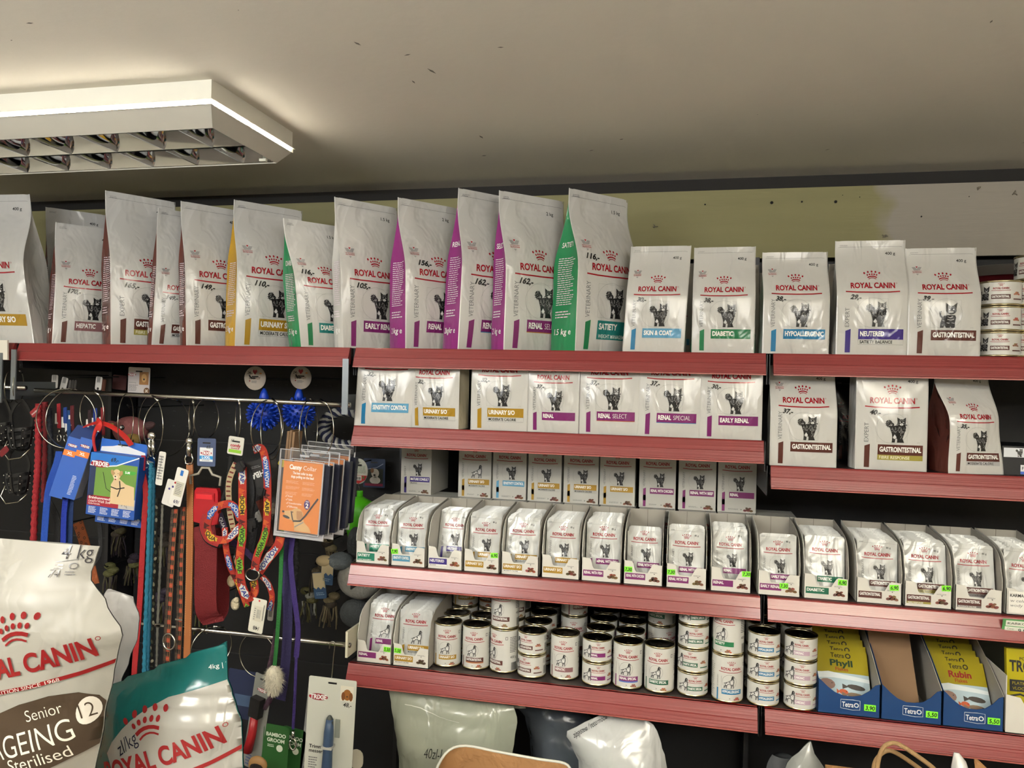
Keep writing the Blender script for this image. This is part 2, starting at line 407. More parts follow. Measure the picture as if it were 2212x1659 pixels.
def bez(pts, n=10):                                   # smooth path through points
    P = [Vector(p) for p in pts]; Q = []
    for i in range(len(P)-1):
        a, b, c, d = P[max(i-1, 0)], P[i], P[i+1], P[min(i+2, len(P)-1)]
        for k in range(n):
            t = k/n; Q.append(.5*((2*b)+(c-a)*t+(2*a-5*b+4*c-d)*t*t+(3*b-a-3*c+d)*t*t*t))
    return Q+[P[-1]]
# ---------------------------------------------------------------- the room
BACK = .50
plaster = mat('ceiling_paint', (214, 208, 193), rough=.9, bump=.12, bscale=45, var=.07, vscale=1.6)
wallp = mat('wall_paint', (178, 172, 158), rough=.9, bump=.3, bscale=60, var=.08, vscale=2)
def struct(name, bm, **k): return tag(bm.build(name, **k), None, None, None, 'structure')
b = MB(); b.box(-3.1, -4.2, CZ, 2.6, BACK+.12, CZ+.1, plaster)
scr = mat('ceiling_scuff', (112, 106, 96), rough=.9)
for i in range(70):                                   # small chips and scuffs in the ceiling paint
    x, y = random.uniform(-2.2, 1.5), random.uniform(-1.3, .3); r = random.uniform(.001, .0035); a = random.random()*3
    s = random.uniform(1, 5)
    b.add([(x+r*s*math.cos(a), y+r*s*math.sin(a), CZ-.0004), (x-r*math.sin(a), y+r*math.cos(a), CZ-.0004), (x-r*s*math.cos(a), y-r*s*math.sin(a), CZ-.0004), (x+r*math.sin(a), y-r*math.cos(a), CZ-.0004)], [(0, 1, 2, 3)], scr)
struct('ceiling', b)
b = MB(); b.box(-3.1, BACK+.02, 0, 2.6, BACK+.12, CZ, mat('wall_gap_shade', (44, 42, 40), rough=.9)); struct('wall_back', b)  # dark wall colour stands in for the shade in the gap above the board
b = MB(); b.box(-3.1, -4.2, 0, -3.0, BACK+.02, CZ, wallp); struct('wall_left', b)
b = MB(); b.box(2.5, -4.2, 0, 2.6, BACK+.02, CZ, wallp); struct('wall_right', b)
b = MB(); b.box(-3.0, -4.2, 0, 2.5, -4.1, CZ, wallp); struct('wall_front', b)
b = MB(); b.box(-3.1, -4.2, -.1, 2.6, BACK+.12, 0, mat('floor_vinyl', (96, 90, 84), rough=.45, var=.2, vscale=5)); struct('floor', b)
# ---------------------------------------------------------------- shop shelving
XA, XB, XC = -.823, .187, 1.2                          # bay boundaries along the wall
XL = -1.845
navy = mat('shelf_back_navy', (8, 9, 14), rough=.6, metal=.0, var=.1)
steel = mat('shelf_steel_dark', (44, 44, 48), rough=.4, metal=.4)
steelg = mat('shelf_bracket_grey', (120, 126, 132), rough=.35, metal=.5)
railm = mat('price_rail_red', (128, 42, 42), rough=.38, bump=.15, bscale=5, stretch=(.3, 1, 60), var=.14, vscale=5, coat=.35)
raildirt = mat('price_rail_edge', (156, 84, 78), rough=.4)
brd = mat('shelf_board_brown', (46, 40, 39), rough=.4, var=.15)
bays = [(-2.86, XL), (XL, XA), (XA, XB), (XB, XC)]
names = ['beside the white brand strip', 'behind the hanging leashes', 'behind the pouch trays and dog cans', 'behind the aquarium food cartons']
for i, (x0, x1) in enumerate(bays):
    t = thing('shelf_back_panel', 'dark navy steel back panel of the shelving '+names[i], 'shelf panel', ((x0+x1)/2, BACK-.02, 0))
    w2 = (x1-x0)/2-.012
    b = MB(); b.box(-w2, 0, 0, w2, .018, 1.985, navy)
    for z in (.35, .7, 1.05, 1.4, 1.72): b.box(-w2, -.003, z-.002, w2, 0, z+.002, steel)
    b.build('panel', t)
    if i == 1:                                         # perforated band behind the hanging goods
        b = MB()
        for z in [1.0+.05*k for k in range(13)]:
            for k in range(18): x = -w2+.04+k*.052; b.box(x-.004, -.0035, z-.0015, x+.004, -.001, z+.0015, steel)
        b.build('perforation', t)
for x, n in ((XL, 'by the white strip'), (XA, 'between the leash and pouch bays'), (XB, 'between the pouch and aquarium food bays')):
    t = thing('shelf_upright', 'slotted dark steel upright post of the shelving '+n, 'upright', (x, 0, 0))
    b = MB(); b.box(-.006, .36, 0, .006, BACK-.022, 1.98, steel); b.build('post', t)
    b = MB()
    for k in range(34): b.box(-.0065, .375, .1+k*.055, .0065, .38, .125+k*.055, plastic((8, 8, 9)))
    b.build('slot_row', t)
def shelf(x0, x1, z, n, lip=.046, tilt=.017, brackets=True):
    t = thing('shelf', n, 'shelf', ((x0+x1)/2, 0, z)); w2 = (x1-x0)/2-.008
    b = MB(); b.box(-w2, .004, -.022, w2, BACK-.03, -.001, brd); b.build('shelf_board', t)
    b = MB(); m2 = plastic((150, 26, 28), .3)
    # tilted price rail: flat face, raised lower bead and a bright upper edge
    b.box(-w2, -.004, -.004, w2, .006, .0, m2)
    pr = [(-.004, 0), (-.006, -.003), (-.005-tilt*.5, -lip*.52), (-.0065-tilt*.52, -lip*.54), (-.005-tilt, -lip), (-.001-tilt, -lip-.003), (.0, -lip+.004), (.002, 0)]
    V = [(sx*w2, y, zz) for sx in (-1, 1) for y, zz in pr]; q = len(pr)
    b.add(V, [(i, (i+1) % q, (i+1) % q+q, i+q) for i in range(q)]+[tuple(range(q)), tuple(range(q, 2*q))[::-1]], railm)
    b.box(-w2, -.0065-tilt, -lip-.004, w2, -.003-tilt, -lip-.001, raildirt)
    b.build('price_rail', t)
    if brackets:
        for s in (-1, 1):
            b = MB(); y = s*(w2+.0052)
            b.prism([(.01, -.070), (.44, -.075), (.44, 0), (.01, -.002)], .002, steel, Matrix(((0, 1, 0, y-.0015), (1, 0, 0, 0), (0, 0, 1, 0), (0, 0, 0, 1)))); b.build('bracket', t)
    return t
ZT, Z2, Z2R, Z3, Z4 = 1.703, 1.505, 1.450, 1.154, .902
shelf(-2.86, XL, ZT, 'top shelf carrying the cut-off gold panelled food bag, its rail covered by a white strip')
shelf(XL, XA, ZT, 'red-railed top shelf above the hanging leashes')
shelf(XA, XB, ZT, 'red-railed top shelf holding the purple sided bags and first small bags')
shelf(XB, XC, ZT, 'red-railed top shelf holding the kitten food bag and flat tins')
shelf(XA, XB, Z2, 'red-railed shelf holding seven small bags above the grey cartons')
shelf(XB, XC, Z2R, 'red-railed shelf holding three brown panelled bags')
shelf(XA, XB, Z3, 'red-railed shelf under the ten pouch trays')
shelf(XB, XC, Z3, 'red-railed shelf with the green price label')
shelf(XA, XB, Z4, 'red-railed lowest shelf holding the dog food cans')
shelf(XB, XC, Z4, 'red-railed lowest shelf under the blue aquarium food trays')
for x0, x1, n in ((XL, XA, 'under the hanging leashes'), (XA, XB, 'under the dog food cans'), (XB, XC, 'under the aquarium food trays')):
    t = thing('base_shelf', 'dark deep base deck of the shelving '+n, 'shelf', ((x0+x1)/2, 0, .3)); w2 = (x1-x0)/2-.008
    b = MB(); b.box(-w2, -.14, -.02, w2, BACK-.03, 0, brd); b.build('deck', t)
    b = MB(); b.box(-w2, -.14, -.3, w2, -.12, -.02, steel); b.build('kick_plate', t)
# header board: plywood painted half yellow, half off-white, with old nail holes
ply = mat('board_yellow_paint', (138, 133, 94), rough=.75, bump=.2, bscale=30, stretch=(.3, 1, 3), var=.16, vscale=7)
if 'board' not in bpy.data.materials:
    n = ply.node_tree.nodes; L = ply.node_tree.links
    tc = n.new('ShaderNodeTexCoord'); sx = n.new('ShaderNodeSeparateXYZ'); L.new(tc.outputs['Object'], sx.inputs[0])
    nz = n.new('ShaderNodeTexNoise'); nz.inputs['Scale'].default_value = 9; L.new(tc.outputs['Object'], nz.inputs['Vector'])
    ma = n.new('ShaderNodeMath'); ma.operation = 'MULTIPLY_ADD'; ma.inputs[1].default_value = .16; L.new(nz.outputs[0], ma.inputs[0]); L.new(sx.outputs['X'], ma.inputs[2])
    XE = xat(1905, .45, 2.1)+.08
    mr = n.new('ShaderNodeMapRange'); mr.inputs['From Min'].default_value = XE-.012; mr.inputs['From Max'].default_value = XE+.03; L.new(ma.outputs[0], mr.inputs[0])
    mx = n.new('ShaderNodeMix'); mx.data_type = 'RGBA'; L.new(mr.outputs[0], mx.inputs[0])
    bs = n['Principled BSDF']; src = bs.inputs['Base Color'].links[0].from_socket
    L.new(src, mx.inputs[6]); mx.inputs[7].default_value = lin((150, 144, 134)); L.new(mx.outputs[2], bs.inputs['Base Color'])
t = thing('header_board', 'long plywood board above the shelves painted yellow and off-white', 'board')
b = MB(); b.box(-2.84, .448, 1.992, XC+.1, .46, 2.188, ply)
b.build('board', t)
b = MB(); hole = plastic((14, 13, 12), .8)
for px, py, r in ((1342, 451, .0035), (1667, 438, .0042), (1732, 436, .0025), (1805, 436, .004), (1523, 442, .0022), (1857, 426, .0012), (2093, 425, .0012), (1820, 422, .001), (1990, 468, .002)):
    p = at(px, py, .448); b.lathe([(r, 0), (r, .002)], hole, 10, M=Matrix.Translation((p.x, .4475, p.z)) @ Matrix.Rotation(R(90), 4, 'X'))
b.build('nail_hole', t)
b = MB()
for px, py in ((1415, 490), (2118, 404), (2190, 417), (1912, 512)):
    p = at(px, py, .446)
    for k in range(6): q = Vector((random.uniform(-.008, .008), 0, random.uniform(-.008, .008))); b.tube([p, p+q*.6+Vector((0, -.003, 0)), p+q], .0012, mat('torn_paper', (120, 112, 100), rough=.9), 5)
b.build('plaster_scrap', t)
# white brand strip on the neighbouring shelf's rail
t = thing('brand_strip', 'white shelf-edge strip with a small red crown logo', 'shelf strip', (XL-.5, -.030, ZT-.024), (R(2), 0, 0))
b = MB(); b.box(-.5, -.002, -.025, .495, .003, .03, card((226, 222, 210)))
A = Art(); A.add(logo(), .395, .0, .085); b.art(A, lambda x, y, o: Vector((x, -.002-o, y)), card); b.build('strip', t)
# ---------------------------------------------------------------- ceiling lamp with LED strip
LX, LY0, LY1, LZ = -.975, -.40, -.06, 2.19
t = thing('ceiling_lamp', 'white louvred ceiling lamp edged with a lit LED strip', 'ceiling lamp', (LX-.62, (LY0+LY1)/2, LZ))
hx, hy = .62, (LY1-LY0)/2; wl = mat('lamp_housing_white', (206, 203, 190), rough=.4)
b = MB()
O = [(-hx, -hy), (hx, -hy), (hx, hy), (-hx, hy)]; I = [(-hx+.036, -hy+.06), (hx-.036, -hy+.06), (hx-.036, hy-.012), (-hx+.036, hy-.012)]
V = [(x, y, CZ-LZ) for x, y in O]+[(x, y, 0) for x, y in O]+[(x, y, -.03) for x, y in I]+[(x, y, .03) for x, y in I]
b.add(V, [(i, (i+1) % 4, (i+1) % 4+4, i+4) for i in range(4)]+[(i+4, (i+1) % 4+4, (i+1) % 4+8, i+8) for i in range(4)]+[(i+8, (i+1) % 4+8, (i+1) % 4+12, i+12) for i in range(4)]+[(12, 13, 14, 15)], wl)
b.build('housing', t)
mir = metal((225, 228, 232), .07); ix0, ix1, iy0, iy1 = -hx+.04, hx-.04, -hy+.064, hy-.016
for j in range(2):                                     # two rows of mirror louvres
    y0 = iy0+(iy1-iy0)*j/2; y1 = iy0+(iy1-iy0)*(j+1)/2; b = MB(); ym = (y0+y1)/2
    for s, ya in ((1, y0), (-1, y1)):
        pr = [(ya+s*.004, -.028), (ya+s*.010, -.018), (ya+s*.022, -.004), (ya+s*.044, .012), (ya+s*.06, .018)]
        b.grid(lambda u, v: Vector((u, pr[v][0], pr[v][1])), [ix0, ix1], range(5), mir)
    for k in range(9):
        x = ix1-.085-k*.13
        for s in (-1, 1):
            b.grid(lambda u, v: Vector((x+s*(.002+.024*v*v), y0+.004+(y1-y0-.008)*u, -.028+.044*v-.012*math.sin(math.pi*u)*v)), [i/8 for i in range(9)], [i/5 for i in range(6)], mir)
        b.box(x-.002, y0+.004, -.0285, x+.002, y1-.004, -.027, mir)
    b.build('louvre', t)
    b = MB(); b.tube([(ix0+.01, ym, .012), (ix1-.01, ym, .012)], .008, mat('unlit_tube', (200, 204, 208), rough=.2), 12); b.build('fluorescent_tube', t)
b = MB(); b.box(ix1-.03, iy1-.02, -.03, ix1-.012, iy1-.012, -.024, plastic((235, 235, 215))); b.build('louvre_clip', t)
b = MB(); tape = plastic((225, 222, 205), .5)
b.box(-hx, -hy-.002, -.002, hx+.002, -hy, .009, tape); b.box(hx, -hy, -.002, hx+.002, hy, .009, tape); b.box(-hx, -hy-.0078, .006, hx+.0078, -hy, .0072, tape); b.box(hx, -hy, .006, hx+.0078, hy, .0072, tape); st = b.build('led_strip', t)
bm_ = MB(); led = mat('led_glow', (255, 246, 230), emit=LED_POWER); bm_.ball((0, 0, 0), .0032, .0032, .003, led, 8, 5)
proto = None; spots = [(hx-.01-k*.0168, -hy-.004) for k in range(72) if k != 1] + [(hx+.004, -hy+.012+k*.0163) for k in range(20) if k != 8]
for x, y in spots:
    if proto is None: o = proto = bm_.build('led_bead', st)
    else: o = proto.copy(); COL.objects.link(o)
    o.location = (x, y, .0028)
for x, y, lab in ((.9, -2.5, 'added unseen fill lamp nearer the aquarium food side, behind the photographer'), (-1.5, -2.3, 'added unseen fill lamp nearer the leash side, behind the photographer')):
    t = thing('added_fill_lamp', lab, 'lamp', (x, y, 1.76))  # made-up fixture to go with the added fill lights
    b = MB(); b.box(-.6, -.13, -.02, .6, .13, .02, wl); b.build('housing', t)
    b = MB(); [b.tube([(k, 0, .02), (k, 0, CZ-1.76)], .003, steel, 6) for k in (-.5, .5)]; b.build('cable', t)
# ---------------------------------------------------------------- food bags
def bag(name, label, cat, w, h, d, art, gus=None, gart=None, bul=.012, shx=0, seed=0, top=True, loc=(0, 0, 0), yaw=0, lean=0, group=None, base=WHITE, pinch=.0, gl=None, foldx=0):
    t = thing(name, label, cat, loc, (lean, 0, yaw), group); mt = film(base)
    taper = .42 if top else .1
    def prof(z):
        q = max(0., min(1., (z/h-.5)/taper)) if top else max(0, z/h-.75)*1.0
        k = q*q*(3-2*q); return (d/2)*(1-k)+.0016
    def xs(x, z):
        q = z/h; return x*(1-pinch*math.sin(math.pi*min(1, q*1.1))**2)+shx*q+foldx*max(0, q-.75)
    def fn(x, z, o=0):
        u = 2*x/w; q = z/h
        bl = bul*(1-u*u)*math.sin(math.pi*min(q/.92, 1)**.8) if q < .92 else 0
        wv = .0035*noise.noise((x*14+seed, z*11, seed*1.7))*(1-u**4)*min(1, q*6)*min(1, (1-q)*8)
        return Vector((xs(x, z), -(prof(z)+bl+wv)-o, z-.008*max(0, (abs(u)-.86)/.14)**2*max(0, (q-.9)/.1)))
    N = 22; us = [-w/2+w*i/16 for i in range(17)]; vs = [h*j/N for j in range(N+1)]
    b = MB(); b.grid(fn, us, vs, mt, flip=False)
    b.grid(lambda x, z: fn(x, z)*1 if False else Vector((fn(x, z).x, prof(z)-(fn(x, z).y+prof(z))*.25, z)), us, vs, mt, flip=True)
    b.add([fn(-w/2, 0), fn(w/2, 0), Vector((w/2, d/2, 0)), Vector((-w/2, d/2, 0))], [(0, 3, 2, 1)], mt)
    for s in (-1, 1):                                   # narrow white flange along the front seams
        b.grid(lambda u, v: Vector((xs(s*w/2, v)+s*.0022*u, -prof(v)-.0005+.001*u, v)), [0, 1], vs, mt, flip=(s < 0))
    art_ok = Art(); art_ok.it = [i for i in art.it]
    b.art(art_ok, lambda x, y, o: fn(max(-w/2, min(w/2, x)), max(.0005, min(h-.001, y)), o), ink, .009)
    if top:
        for k in range(4): z = h-.006-.0035*k; b.grid(lambda x, v: fn(x, v, .0008), us, [z, z+.0012], mt)
    b.build('front_and_back', t)
    for s in (-1, 1):
        b = MB(); gm = film(tuple(min(255, int(v*1.18)) for v in gus)) if gus and gus != (196, 196, 194) else mt
        def gf(u, v):                                   # u: 0 front .. 1 back; side folds inward higher up
            p = prof(v); k = min(1, max(0, v/h*1.7-.15)); ins = .32*p*k*(1-abs(2*u-1)); out = .006*math.sin(math.pi*u)*(1-k)
            return Vector((xs(s*w/2, v)-s*ins+s*out+s*.002*noise.noise((u*4, v*16, seed+s)), -p+2*p*u, v))
        b.grid(gf, [0, .25, .5, .75, 1], vs[:int(N*.97)+1], gm, flip=(s > 0))
        if gart and s < 0: b.art(gart, lambda x, y, o: gf(max(0, min(1, .5-x/d)), y)-Vector((o*1.6, 0, 0)), ink, .01)
        b.build('side_gusset', t)
    return t
def side_art(d, h, c=(226, 214, 226), big='1.5 kg e', head=None):
    A = Art(); k = d*.8
    A.lines(-k*.42, h*.28, k*.42, h*.58, 22, c, 1, .35); A.text(big, -k*.4, h*.10, .014, (235, 235, 235), 1, w=k*.8)
    A.lines(-k*.42, h*.20, k*.42, h*.25, 3, c, 1, .4)
    if head: A.text(head, -k*.4, h*.64, .012, (235, 235, 235), 1, w=k*.8)
    return A
def tall(i, pxb, Yf, pxt, pyt, yaw, w, d, gus, art_kw, label, big='1.5 kg e', head=None, z=ZT, **kw):
    yaw = R(yaw); x = xat(pxb, Yf, z+.02); c, s = math.cos(yaw), math.sin(yaw)
    loc = Vector((x, Yf, z))-Vector((c*(-w/2)-s*(-d/2), s*(-w/2)+c*(-d/2), 0))
    def topc(sh, h): lx, ly = -w/2+sh, -.002; return (loc.x+c*lx-s*ly, loc.y+s*lx+c*ly, z+h)
    sh, h = 0, .35
    for _ in range(6):
        p = topc(sh, h); h = zat(pyt, p[0], p[1])-z
        a = proj(topc(sh, h))[0]; e = proj(topc(sh+.01, h))[0]; sh += (pxt-a)/(e-a)*.01
    A = front_art(w, h, **art_kw)
    return bag('food_bag', label, 'bag', w, h, d, A, gus, side_art(d, h, big=big, head=head) if gus else None, .016, sh, i*3.1, True, loc, yaw, group='large food bags along the top shelf', **kw)
B = front_art
tall(1, -62, .0, -70, 422, 3, .205, .09, None, dict(panel=GOLD, ptext='URINARY S/O', price=None), 'cut-off white food bag with a gold panel above the white brand strip', pinch=.07)
tall(14, 108, .17, 100, 447, 50, .165, .08, BROWN, dict(panel=MAUVE, ptext='HEPATIC', stripe=BROWN), 'plain topped white food bag rising behind the bag with the mauve panel')
tall(2, 114, .0, 122, 480, 54, .165, .08, BROWN, dict(panel=MAUVE, ptext='HEPATIC', stripe=BROWN, price='170,-', py=.9), 'white food bag with a mauve panel and handwritten 170')
tall(3, 241, .0, 229, 411, 55, .185, .09, BROWN, dict(panel=BROWN, ptext='GASTROINTESTINAL', sub='FIBRE RESPONSE', sub_c=OLIVE, sub_t=(225, 225, 200), price='165,-', side='EXPERT', vet=False), 'tall brown gusseted food bag with brown and olive panels, price 165', '2 kg e')
tall(4, 329, .02, 343, 449, 55, .15, .04, BROWN, dict(panel=BROWN, ptext='GASTROINTESTINAL', sub='MODERATE CALORIE', sub_c=(170, 170, 172), price='149,-'), 'narrow showing food bag with brown panel over a grey one, price 149')
tall(5, 404, .0, 392, 434, 54, .18, 0.055, BROWN, dict(panel=BROWN, ptext='GASTROINTESTINAL', price='149,-', px=.2), 'food bag with one plain brown panel and price 149 beside the gold sided bag', '2 kg e')
tall(6, 509, .0, 507, 431, 52, .19, 0.08, GOLD, dict(panel=GOLD, ptext='URINARY S/O', sub='MODERATE CALORIE', price='110,-', px=.22), 'gold sided food bag with gold panel and price 110', '1.5 kg e')
tall(7, 652, -.01, 613, 471, 50, .16, .085, GREEN, dict(panel=TEAL, ptext='DIABETIC', stripe=GREEN, price='116,-', kg='1.5 kg', py=1.2, px=.1), 'leaning dark green sided food bag half hidden by the white sided one', '1.5 kg e', 'DIABETIC')
tall(8, 742, .0, 724, 425, 51, .18, .05, (196, 196, 194), dict(panel=PURPLE, ptext='EARLY RENAL', price='105,-', kg='1.5 kg', px=.2), 'white sided food bag with a purple panel and price 105')
tall(9, 877, .0, 861, 426, 50, .18, 0.082, PURPLE, dict(panel=PURPLE, ptext='RENAL', price='156,-', kg='2 kg', py=1.2), 'purple sided food bag priced 156 with the plain curled top', '2 kg e')
tall(10, 990, .0, 992, 406, 48, .19, 0.075, PURPLE, dict(panel=PURPLE, ptext='RENAL', thin=' SPECIAL', line=BLUE, price='162,-', kg='2 kg'), 'tallest purple sided food bag with a blue line under its panel', '2kg/kr e', 'RENAL')
tall(11, 1089, -.005, 1080, 411, 44, .19, 0.062, PURPLE, dict(panel=PURPLE, ptext='RENAL', thin=' SELECT', line=(170, 110, 30), price='162,-', kg='2 kg'), 'purple sided food bag with a gold line under its wide purple panel', '2 kg e', 'SELECT', pinch=.04)
tall(12, 1243, .0, 1231, 406, 47, .19, 0.095, GREEN, dict(panel=TEAL, ptext='SATIETY', sub='WEIGHT MANAGEMENT', sub_c=TEAL, sub_t=(210, 225, 220), stripe=GREEN, price='116,-', kg='1.5 kg', py=1.2, px=.1), 'green sided food bag with teal panel beside the first small light blue one', '1.5 kg e', 'SATIETY')
def small(i, x0, x1, Yf, z, h, art_kw, label, grp, pyt=None, d=.07, yaw=0, gus=None, top=True, pinch=.0, shx=0, lean=0, base=WHITE):
    a = xat(x0, Yf, z+.01); e = xat(x1, Yf, z+.01); w = (e-a)/math.cos(R(yaw))
    if pyt: h = zat(pyt, (a+e)/2, Yf+d/2)-z
    loc = Vector(((a+e)/2, Yf+d/2, z))
    return bag('small_food_bag', label, 'bag', w, h, d, front_art(w, h, **art_kw), gus, None, .010, shx, i*5.7, top, loc, R(yaw), R(lean), grp, base, pinch)
g = 'small 400 gram bags on the top shelf'
small(20, 1347, 1475, .01, ZT, .2, dict(panel=LBLUE, ptext='SKIN & COAT', stripe=BLUE, price='30,-'), 'small bag with a pale blue panel and price 30 beside the green sided bag', g, 532, shx=.012)
small(21, 1497, 1628, .01, ZT, .2, dict(panel=GREEN, ptext='DIABETIC', price='38,-'), 'small bag with a green panel and price 38', g, 534, gus=GREEN, yaw=-2)
small(22, 1647, 1787, .01, ZT, .2, dict(panel=BLUE, ptext='HYPOALLERGENIC', price='38,-'), 'small bag with a deep blue panel and price 38', g, 545, yaw=2)
small(23, 1807, 1957, .01, ZT, .2, dict(panel=VIOLET, ptext='NEUTERED', sub='SATIETY BALANCE', price='29,-', side='EXPERT', vet=False), 'small bag with a violet panel and price 29', g, 520)
small(24, 1962, 2114, .01, ZT, .2, dict(panel=BROWN, ptext='GASTROINTESTINAL', price='39,-', fig='kitten'), 'small bag with a brown panel and a kitten picture', g, 536, gus=(180, 180, 178))
g2 = 'bags standing second in line on the top shelf'
small(25, 1408, 1493, .12, ZT, .23, dict(panel=LBLUE, ptext='SKIN & COAT', stripe=BLUE), 'small bag showing a sliver behind the pale blue panelled one', g2)
small(26, 1518, 1636, .12, ZT, .225, dict(panel=GREEN, ptext='DIABETIC'), 'small bag peeping out behind the green panelled bag', g2, gus=GREEN)
small(27, 1642, 1752, .12, ZT, .205, dict(panel=BLUE, ptext='HYPOALLERGENIC'), 'small bag showing behind the deep blue panelled bag', g2)
small(28, 1793, 1930, .12, ZT, .225, dict(panel=VIOLET, ptext='NEUTERED'), 'dark sided small bag standing behind the violet panelled one', g2, gus=(22, 24, 58))
small(29, 1945, 2085, .12, ZT, .21, dict(panel=BROWN, ptext='GASTROINTESTINAL'), 'small bag standing behind the kitten food bag', g2, gus=(22, 24, 58))
g = 'small bags on the second shelf'; o = dict(top=False, d=.075); q = dict(h=.178)
def s2(i, x0, x1, kw, lab, z=Z2, hh=.172, gr=g, Y=.012, **k):
    return small(i, x0, x1, Y, z, hh, kw, lab, gr, None, **dict(dict(top=False, d=.08), **k))
s2(30, 767, 885, dict(panel=LBLUE, ptext='SENSITIVITY CONTROL', stripe=BLUE, price='32,-'), 'white bag with a pale blue panel at the end of the second shelf', yaw=2, shx=.008)
s2(31, 887, 993, dict(panel=GOLD, ptext='URINARY S/O', sub='MODERATE CALORIE', price='32,-'), 'gold panelled bag touching the pale blue panelled bag', yaw=-5, d=.07, gus=(176, 168, 146))
s2(32, 1018, 1136, dict(panel=GOLD, ptext='URINARY S/O', sub='MODERATE CALORIE', price='32,-'), 'gold panelled bag standing alone beside the dark gap', yaw=1)
s2(33, 1141, 1250, dict(panel=PURPLE, ptext='RENAL', price='37,-'), 'shaded bag with a plain short-worded purple panel, price 37', yaw=-3, gus=PURPLE)
s2(34, 1252, 1377, dict(panel=PURPLE, ptext='RENAL', thin=' SELECT', line=(170, 90, 30), price='37,-'), 'bag with an orange line under its purple panel, price 37')
s2(35, 1378, 1509, dict(panel=PURPLE, ptext='RENAL', thin=' SPECIAL', line=BLUE, price='37,-'), 'bag with a blue line under its purple panel, price 37', gus=PURPLE, shx=.004)
s2(36, 1512, 1643, dict(panel=PURPLE, ptext='EARLY RENAL', price='30,-'), 'purple panelled bag priced 30 at the end by the upright')
g = 'brown panelled bags on the second shelf'
s2(40, 1664, 1804, dict(panel=BROWN, ptext='GASTROINTESTINAL', price='37,-'), 'bag with a single brown panel and price 37 under the top shelf', Z2R, .228, g, top=True)
s2(41, 1848, 1999, dict(panel=BROWN, ptext='GASTROINTESTINAL', sub='FIBRE RESPONSE', sub_c=OLIVE, sub_t=(226, 224, 196), price='40,-', side='EXPERT', vet=False), 'bag with a brown panel over an olive one, price 40', Z2R, .226, g, top=False)
s2(42, 2036, 2160, dict(panel=BROWN, ptext='GASTROINTESTINAL', sub='MODERATE CALORIE', sub_c=(168, 168, 170), price='35,-'), 'waisted bag with a brown panel over a grey one, price 35', Z2R, .225, g, top=True, gus=BROWN, yaw=12, pinch=.12, shx=-.012, d=.09)
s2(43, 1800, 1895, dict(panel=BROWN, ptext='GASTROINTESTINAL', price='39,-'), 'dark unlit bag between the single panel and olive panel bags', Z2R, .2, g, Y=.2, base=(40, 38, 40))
# ---------------------------------------------------------------- pouch trays, cartons, cans
def onz(px, py, z):
    d = ray(px, py); return CAM+d*((z-CAM.z)/d.z)
def lifted(w, h, lift=.13, **kw):
    A = Art(); A.add(front_art(w, h-lift*w, vet=False, so=False, **kw), 0, lift*w)
    c = kw.get('stripe') or kw['panel']; A.rect(-w/2+w*.115, .003, -w/2+w*.19, lift*w+.2*w, c, 1)
    return A
cardw = mat('tray_card_white', (206, 204, 198), rough=.6, var=.04); cardg = mat('tray_card_inside', (160, 156, 148), rough=.7)
YZ = Matrix(((0, 1, 0, 0), (1, 0, 0, 0), (0, 0, 1, 0), (0, 0, 0, 1)))    # lets prism() outlines run in depth
foil = mat('pouch_foil', (186, 188, 187), rough=.3, metal=.12, bump=.5, bscale=17, kind='film', var=.03, stretch=(1, 1, .6))
foilink = lambda c: mat('pouch_ink_%d_%d_%d' % c, c, rough=.3, bump=.35, bscale=17, kind='film', stretch=(1, 1, .6))
def pouch_bm(w, h, A=None, seed=0, t=.0065):
    def fn(x, z, o=0):
        u = 2*x/w; q = z/h; edge = min(1, (1-abs(u))*7)*min(1, (1-q)*10)*min(1, q*30+.2)
        y = t*(.75+.25*math.cos(3*q))*(1-q*.75)*edge*(1-.4*u*u)*.5+.0006*noise.noise((x*60+seed, z*50, seed))*edge*3
        r = 1-max(0, (abs(u)-.88)/.12)**2*.03*(1 if q > .9 else 0)
        return Vector((x*(1+.01*math.sin(z*30+seed)), -y-.0006-o+.004*q*q*math.sin(seed*2.1), z*r))
    us = [-w/2+w*i/12 for i in range(13)]; vs = [h*j/14 for j in range(15)]; b = MB()
    b.grid(fn, us, vs, foil); b.grid(lambda x, z: Vector((fn(x, z).x, fn(x, z).y*-1+.008*(z/h)**2*math.sin(seed*2.1), fn(x, z).z)), us, vs, foil, flip=True)
    if A: b.art(A, lambda x, z, o: fn(max(-w/2, min(w/2, x)), z, o), foilink, .007)
    return b
